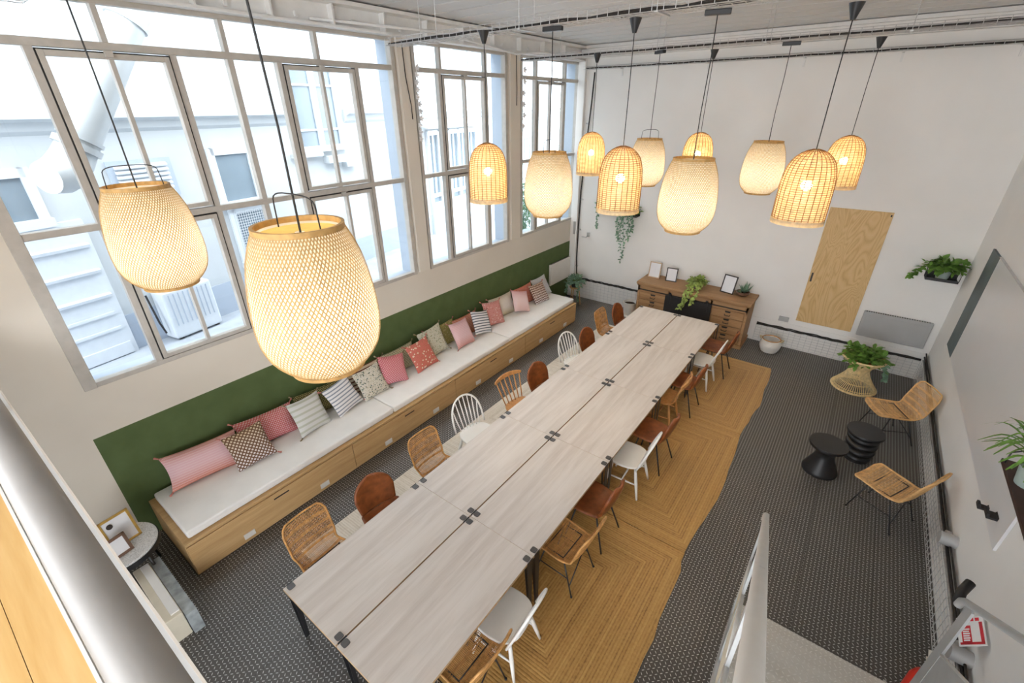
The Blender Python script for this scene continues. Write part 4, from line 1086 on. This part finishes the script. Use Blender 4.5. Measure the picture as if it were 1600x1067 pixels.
for k in range(16):
    z = .012+.0155*k; r = .13 + .055*math.sin(PI*min(1, z/.30))*.9
    b.tube([(r*math.cos(2*PI*j/32), r*math.sin(2*PI*j/32), z) for j in range(32)], .0105, 6, closed=True)
b.build('body', M['pot_white'], t, smooth=True)
MB().tube([(.158*math.cos(2*PI*j/32), .158*math.sin(2*PI*j/32), .262) for j in range(32)], .009, 6, closed=True).build('rim', M['rattan'], t, smooth=True)
for s in (-1, 1): MB().tube([(s*.16,-.05,.25),(s*.20,-.03,.265),(s*.205,.0,.27),(s*.20,.03,.265),(s*.16,.05,.25)], .009, 6).build('handle', M['wicker'], t, smooth=True)

# ---------------------------------------------------------------- wall shelves with plants
def wall_shelf(label, loc, w, d, mat, wire=True):
    t = thing('wall_shelf', label, 'shelf', loc)
    MB().box(-w/2, -d, -.012, w/2, 0, 0).box(-w/2, -d, 0, w/2, -d+.01, .03).box(-w/2, -.008, 0, w/2, 0, .08).build('tray', M[mat], t)
    for s in (-1, 1): MB().tube([(s*w/2, -d+.005, .02), (s*w/2, -d+.0, .10), (s*w/2, -.02, .14), (s*w/2, -.004, .14)], .005, 6).build('side_wire', M['black'], t, smooth=True)
    return t
wall_shelf('small black wall shelf high on the back wall near the windows', (1.20, 0, 2.20), .95, .20, 'black')
rr = random.Random(31)
t = thing('hanging_plant', 'trailing plant hanging down from the shelf near the window corner', 'potted plant', (1.38, -.11, 2.20))
MB().lathe([(.0,0),(.07,0),(.09,.13),(.08,.13),(.07,.11),(.0,.1)], 20).build('pot', M['pot_grey'], t, smooth=True, angle=40)
bushy(t, (0,0,.13), 110, .30, 'leaf', .085, rr, .5, .5, 1.3, .6)
trailing(t, [[(0,-.05,.12),(.02,-.14,.05),(.05,-.12,-.35),(.07,-.10,-.75),(.03,-.10,-1.02)], [(.06,-.05,.12),(.14,-.14,.03),(.16,-.12,-.25),(.15,-.10,-.52)], [(-.05,-.05,.1),(-.10,-.14,.0),(-.10,-.12,-.3),(-.06,-.1,-.56)], [(.0,-.05,.1),(.0,-.15,.0),(-.02,-.13,-.25),(.0,-.1,-.75)], [(.08,-.04,.12),(.2,-.13,.05),(.24,-.12,-.12),(.22,-.10,-.3)]], 'leaf_grey', .062, rr)
t = thing('hanging_plant', 'smaller trailing plant at the window end of the same high shelf', 'potted plant', (.86, -.11, 2.20))
MB().lathe([(.0,0),(.06,0),(.08,.12),(.07,.12),(.06,.10),(.0,.1)], 20).build('pot', M['black_plastic'], t, smooth=True, angle=40)
bushy(t, (0,0,.12), 60, .24, 'leaf_grey', .07, rr, .9, .4, 1, .6)
trailing(t, [[(-.03,-.05,.1),(-.08,-.13,.05),(-.10,-.11,-.2),(-.10,-.1,-.35)], [(.02,-.05,.12),(.0,-.1,.35),(.02,-.09,.55)]], 'leaf_grey', .05, rr)
wall_shelf('small black wall shelf on the back wall in the right corner', (6.80, 0, 1.84), .40, .26, 'black')
t = thing('shelf_plant', 'leafy pothos in a grey-green pot on the right corner shelf', 'potted plant', (6.80, -.13, 1.842))
MB().lathe([(.0,0),(.075,0),(.10,.16),(.09,.16),(.08,.14),(.0,.13)], 20).build('pot', M['pot_grey'], t, smooth=True, angle=40)
MB().lathe([(.0,.145),(.088,.14)], 16).build('soil', M['terracotta'], t)
bushy(t, (-.02,-.02,.17), 95, .29, 'leaf', .10, rr, .55, .3, 1.1, .75)
trailing(t, [[(-.06,-.04,.2),(-.22,-.10,.20),(-.36,-.12,.08),(-.40,-.12,.0)], [(.02,.0,.2),(.12,-.02,.32),(.2,-.03,.30)]], 'leaf', .075, rr)

# ---------------------------------------------------------------- right wall: board, shelf, hooks, sign
t = thing('wall_board', 'large white board with a dark slate strip at its far end on the right wall', 'whiteboard', (W, -3.2, 0))
MB().box(-.022, -2.2, 1.115, -.002, 1.70, 2.57).build('board', M['board'], t)
MB().box(-.026, 1.70, 1.115, -.002, 2.21, 2.57).build('dark_strip', M['slate'], t)
MB().box(-.028, -2.2, 2.57, -.001, 1.72, 2.578).build('top_edge', M['galv'], t)
t = thing('plank_shelf', 'dark brown shelf on the right wall carrying the spider plant', 'shelf', (W, -5.95, 1.86))
MB().box(-.21, -.75, -.03, 0, .72, 0).build('board', M['shelf_dark'], t, bevel=.003)
MB().box(-.012, -.75, 0, 0, .72, .10).build('back_lip', M['shelf_dark'], t)
MB().tube([(-.20,.66,.0),(-.20,.66,.10),(-.12,.70,.13),(-.02,.68,.12)], .006, 6).build('wire', M['black'], t, smooth=True)
MB().tube([(-.012,.60,-.03),(-.012,.60,-.36),(-.012,.64,-.64)], .006, 6).build('support_rod', M['galv'], t, smooth=True)
rr = random.Random(41)
t = thing('spider_plant', 'spider plant with long arching leaves on the dark shelf', 'potted plant', (W-.11, -5.52, 1.862))
MB().lathe([(.0,0),(.075,0),(.095,.15),(.085,.15),(.075,.13),(.0,.12)], 20).build('pot', M['pot_grey'], t, smooth=True, angle=40)
b = MB()
for k in range(46):
    a = rr.uniform(0, 6.28); d = Vector((math.cos(a)*.55-.25, math.sin(a)+.25, 0)); L_ = rr.uniform(.22,.48); hh = rr.uniform(.10,.26)
    C = bez([(0,0,.14), Vector((0,0,.14+hh*.8))+d*L_*.35, Vector((0,0,.14+hh))+d*L_*.7, Vector((0,0,.14+hh*.5))+d*L_], 10); sd = d.cross(Vector((0,0,1))).normalized()
    if any(p.x > .10 for p in C): continue
    b.strip(C, [sd*.011*(math.sin(PI*min(.98,(i+1)/11.5))**.6) for i in range(11)], None)
b.build('leaves', M['leaf'], t, smooth=True)
def hook(label, y, z, s):
    t = thing('wall_hook', label, 'hook', (W, y, z), 0, 'black hooks on the right wall')
    MB().prism([(-.0,-.05),(-.02,-.07),(-.09,-.075),(-.10,-.05),(-.10,-.02),(-.08,-.02),(-.075,-.05),(-.03,-.05),(-.02,-.03),(-.02,.07),(0,.07)], -.03*s, .03*s, 'y').build('bracket', M['black_plastic'], t, bevel=.003)
    MB().box(-.006, -.04*s, -.09, 0, .04*s, .09).build('plate', M['black_plastic'], t)
hook('single black hook on the right wall, farther from the dark shelf', -4.95, 1.24, 1)
hook('wider black hook on the right wall just under the dark shelf', -5.16, 1.33, 1.6)
t = thing('safety_sign', 'small red and white safety sign tilted out from the right wall by the stairs', 'sign', (W-.075, -5.98, .76)); t.rotation_euler = (0, R(40), 0)
MB().box(-.001,-.02,.03,.05,.02,.045).build('bracket', M['galv'], t)
MB().box(-.008, -.13, -.085, -.001, .13, .085).build('plate', M['paper'], t)
b = MB(); b.box(-.0095, -.12, .055, -.008, .08, .075); b.box(-.0095, -.12, -.075, -.008, -.10, .075); b.box(-.0095, -.12, -.06, -.008, .05, .0)
b.build('red_band', M['sign_red'], t)
b = MB()
for k in range(6): b.box(-.0105, -.09+.02*k, -.05, -.0095, -.078+.02*k, -.012+.004*(k%2))
b.build('lettering', M['paper'], t)
b = MB()
for k in range(4): b.box(-.0095, .09, -.07+.035*k, -.008, .12, -.045+.035*k)
b.build('pictogram', M['sign_red'], t)

# ---------------------------------------------------------------- staircase down from the mezzanine
SX0, SX1 = 5.53, 6.68; N = 13; RUN = .257; RISE = .2; YF = -6.33
t = thing('staircase', 'grey metal staircase with tube handrails and checker plate treads', 'staircase', (6.1, -8.0, 0)); O = Vector((6.1, -8.0, 0))
def S_(x, y, z): return (x-O.x, y-O.y, z)
for k in range(N):
    yf = YF-RUN*k; z = RISE*(k+1)
    d = .30 if k else .30
    MB().box(SX0+.02-O.x, yf-d-O.y, z-.03, SX1-.02-O.x, yf-O.y, z).build('tread', M['tread'], t)
for x in (SX0, SX1):
    p = [(YF+.06-O.y, 0), (YF+.10-O.y, .10), (YF-RUN*N-O.y, RISE*(N+1)), (YF-RUN*N-O.y, RISE*(N+1)-.26), (YF-.22-O.y, 0)]
    MB().prism(p, x-.008-O.x, x+.008-O.x, 'x').build('stringer', M['steel'], t)
SL = RISE/RUN
def hz(y): return 1.48 + .765*(-6.5-y)
for x in (SX0, SX1):
    top = (-9.55, hz(-9.55)); low = (-6.52, hz(-6.52))
    MB().tube([S_(x,*top), S_(x,*low), S_(x,-6.48,hz(-6.48)-.015), S_(x,-6.47,hz(-6.47)-.06)], .0225, 14).build('handrail', M['steel_white'] if x == SX0 else M['steel'], t, smooth=True, angle=60)
    for k, yp in enumerate((-6.62, -7.55, -8.45, -9.35)):
        zb = RISE + SL*(YF-yp) - .12
        MB().box(x-.007-O.x, yp-.05-O.y, zb, x+.007-O.x, yp+.05-O.y, hz(yp)-.01).build('post', M['steel'], t)
    ys = [-6.66, -7.51, -7.59, -8.41, -8.49, -9.31]
    for a, c in zip(ys[::2], ys[1::2]):
        f = lambda y, dz: (y-O.y, hz(y)-dz)
        MB().prism([f(a,.50), f(c,.50), f(c,.90), f(a,.90)], x-.004-O.x, x+.004-O.x, 'x').build('infill_panel', M['cream_panel'] if x == SX0 else M['steel'], t)
        MB().tube([S_(x,a,hz(a)-.49), S_(x,c,hz(c)-.49)], .010, 8).build('mid_rail', M['steel_white'], t, smooth=True)
MB().tube([S_(SX1,-6.45,hz(-6.47)-.05), S_(SX1+.02,-6.36,hz(-6.47)-.04), S_(SX1+.06,-6.28,hz(-6.47)+.0)], .028, 10).build('end_cap', M['black_plastic'], t, smooth=True)
t = thing('fire_extinguisher', 'red fire extinguisher on the floor beside the foot of the stairs', 'fire extinguisher', (6.83, -6.28, 0))
MB().lathe([(.0,0),(.075,0),(.08,.02),(.08,.36),(.065,.42),(.03,.45),(.025,.48),(.0,.48)], 24).build('cylinder', M['red'], t, smooth=True, angle=40)
MB().tube([(0,0,.48),(.0,.02,.52),(.0,.14,.55)], .012, 8).tube([(0,0,.50),(0,.12,.49)], .010, 8).build('lever', M['pot_white'], t, smooth=True)
MB().tube([(.02,-.02,.49),(.07,-.08,.50),(.10,-.10,.36),(.09,-.08,.15)], .013, 8).build('hose', M['black_plastic'], t, smooth=True)
MB().box(-.04, .0795, .16, .04, .082, .28).build('label_plate', M['paper'], t)
tag(MB().tube([(W-.02,-6.9,1.35),(W-.02,-6.75,.95),(W-.02,-6.62,.60),(W-.03,-6.55,.4)], .010, 8).build('wall_cable', M['pot_white'], smooth=True), 'white cable running down the right wall beside the stairs', 'cable')

# ---------------------------------------------------------------- mezzanine edge (turned a degree off the room's axis)
MA = math.atan(.0240); MO = (4.3, -9.640, 0)
def mz(o):
    o.location = MO; o.rotation_euler = (0, 0, MA); return struct(o)
b = MB(); yy = -2.4
while yy < -.20:
    b.box(-4.35, yy, MZ-.03, 2.75, min(yy+.138, -.19), MZ+.002); yy += .14
mz(b.build('floor_mezzanine', M['pine']))
mz(MB().box(-4.35, -2.4, MZ-.22, 2.75, -.19, MZ-.03).box(-4.35, -.19, MZ-.22, 2.75, -.006, MZ).build('trim_8', M['steel']))
mz(MB().box(-4.35, -.190, MZ, 1.2, -.180, MZ+.008).build('trim_9', M['steel_white']))
mz(MB().box(-4.35, -.008, MZ-.23, 2.75, .0, MZ+.004).build('trim_10', M['fascia']))
struct(MB().box(-.3, NEAR-.2, 2.58, 1.5, NEAR, H+.05).box(1.5, NEAR-.2, 2.58, W+.25, NEAR, 3.4).box(-.3, NEAR-.2, 0, 3.2, NEAR, 2.58).build('light_block_front', M['wall']))  # unseen partial wall, added to cut sky light entering behind the camera
t = thing('guard_rail', 'thick grey tube rail along the mezzanine edge in the foreground', 'guard rail', (4.3, -9.712, MZ), MA)
MB().tube([(-4.2,0,.905),(1.20,0,.905)], .031, 24).build('top_rail', M['rail'], t, smooth=True)
for x in (-4.15, -2.4): MB().tube([(x,0,0),(x,0,.9)], .02, 12).build('post', M['rail'], t, smooth=True)
MB().tube([(1.19,0,0),(1.19,0,.9)], .02, 12).build('post', M['rail'], t, smooth=True)

# ---------------------------------------------------------------- small round table under the mezzanine edge
t = thing('round_table', 'small round terrazzo table with black legs at the near end of the bench', 'side table', (.55, -9.60, 0))
MB().lathe([(.0,.485),(.30,.485),(.305,.49),(.305,.505),(.30,.51),(.0,.51)], 48).build('top', M['terrazzo'], t, smooth=True, angle=40)
MB().lathe([(.28,.44),(.315,.44),(.315,.492),(.307,.492),(.307,.45),(.28,.45)], 48).build('apron', M['black'], t, smooth=True, angle=40)
for k in range(4):
    a = k*PI/2+.6; MB().tube([(math.cos(a)*.24, math.sin(a)*.24, .45), (math.cos(a)*.29, math.sin(a)*.29, 0)], .014, 8).build('leg', M['black'], t, smooth=True)
G2 = 'frames on the small round table'
p = picture('gold picture frame standing on the small round table', M['gold'], .25, .32, .545, -9.53, .51, 98, 14, .022, G2)
MB().tube([(-.055,-.010,.24),(-.055,-.014,.24)], .026, 20).build('dark_spot', M['frame_dark'], p, rot=(R(-14),0,0))
picture('small dark frame in front of the gold frame on the small round table', M['frame_brown'], .17, .21, .69, -9.60, .51, 100, 14, .026, G2)
t = thing('storage_box', 'long cream box with a marbled grey side by the round table', 'box', (1.15, -9.52, 0))
MB().box(-.42, -.10, 0, .42, .035, .30).build('box_body', M['cream_panel'], t, bevel=.006)
MB().box(-.40, -.04, .30, .38, .03, .315).build('lid', M['cush'], t, bevel=.004)
MB().box(-.45, .04, 0, .45, .13, .27).build('marbled_sheet', M['concrete_sample'], t)

# ---------------------------------------------------------------- light: overcast sky and the lit lamps
w = bpy.data.worlds.new('sky'); scn.world = w; w.use_nodes = True
bg = w.node_tree.nodes['Background']; bg.inputs[0].default_value = (.935, .965, 1.0, 1); bg.inputs[1].default_value = 6.0
scn.view_settings.view_transform = 'Standard'; scn.view_settings.look = 'None'
scn.view_settings.gamma = 1; scn.view_settings.use_curve_mapping = False
scn.view_settings.exposure = 0.34
cy = scn.cycles
cy.max_bounces = 10; cy.diffuse_bounces = 6; cy.glossy_bounces = 4; cy.transparent_max_bounces = 12; cy.transmission_bounces = 6
cy.use_denoising = True; cy.sample_clamp_indirect = 6; cy.caustics_reflective = False; cy.caustics_refractive = False
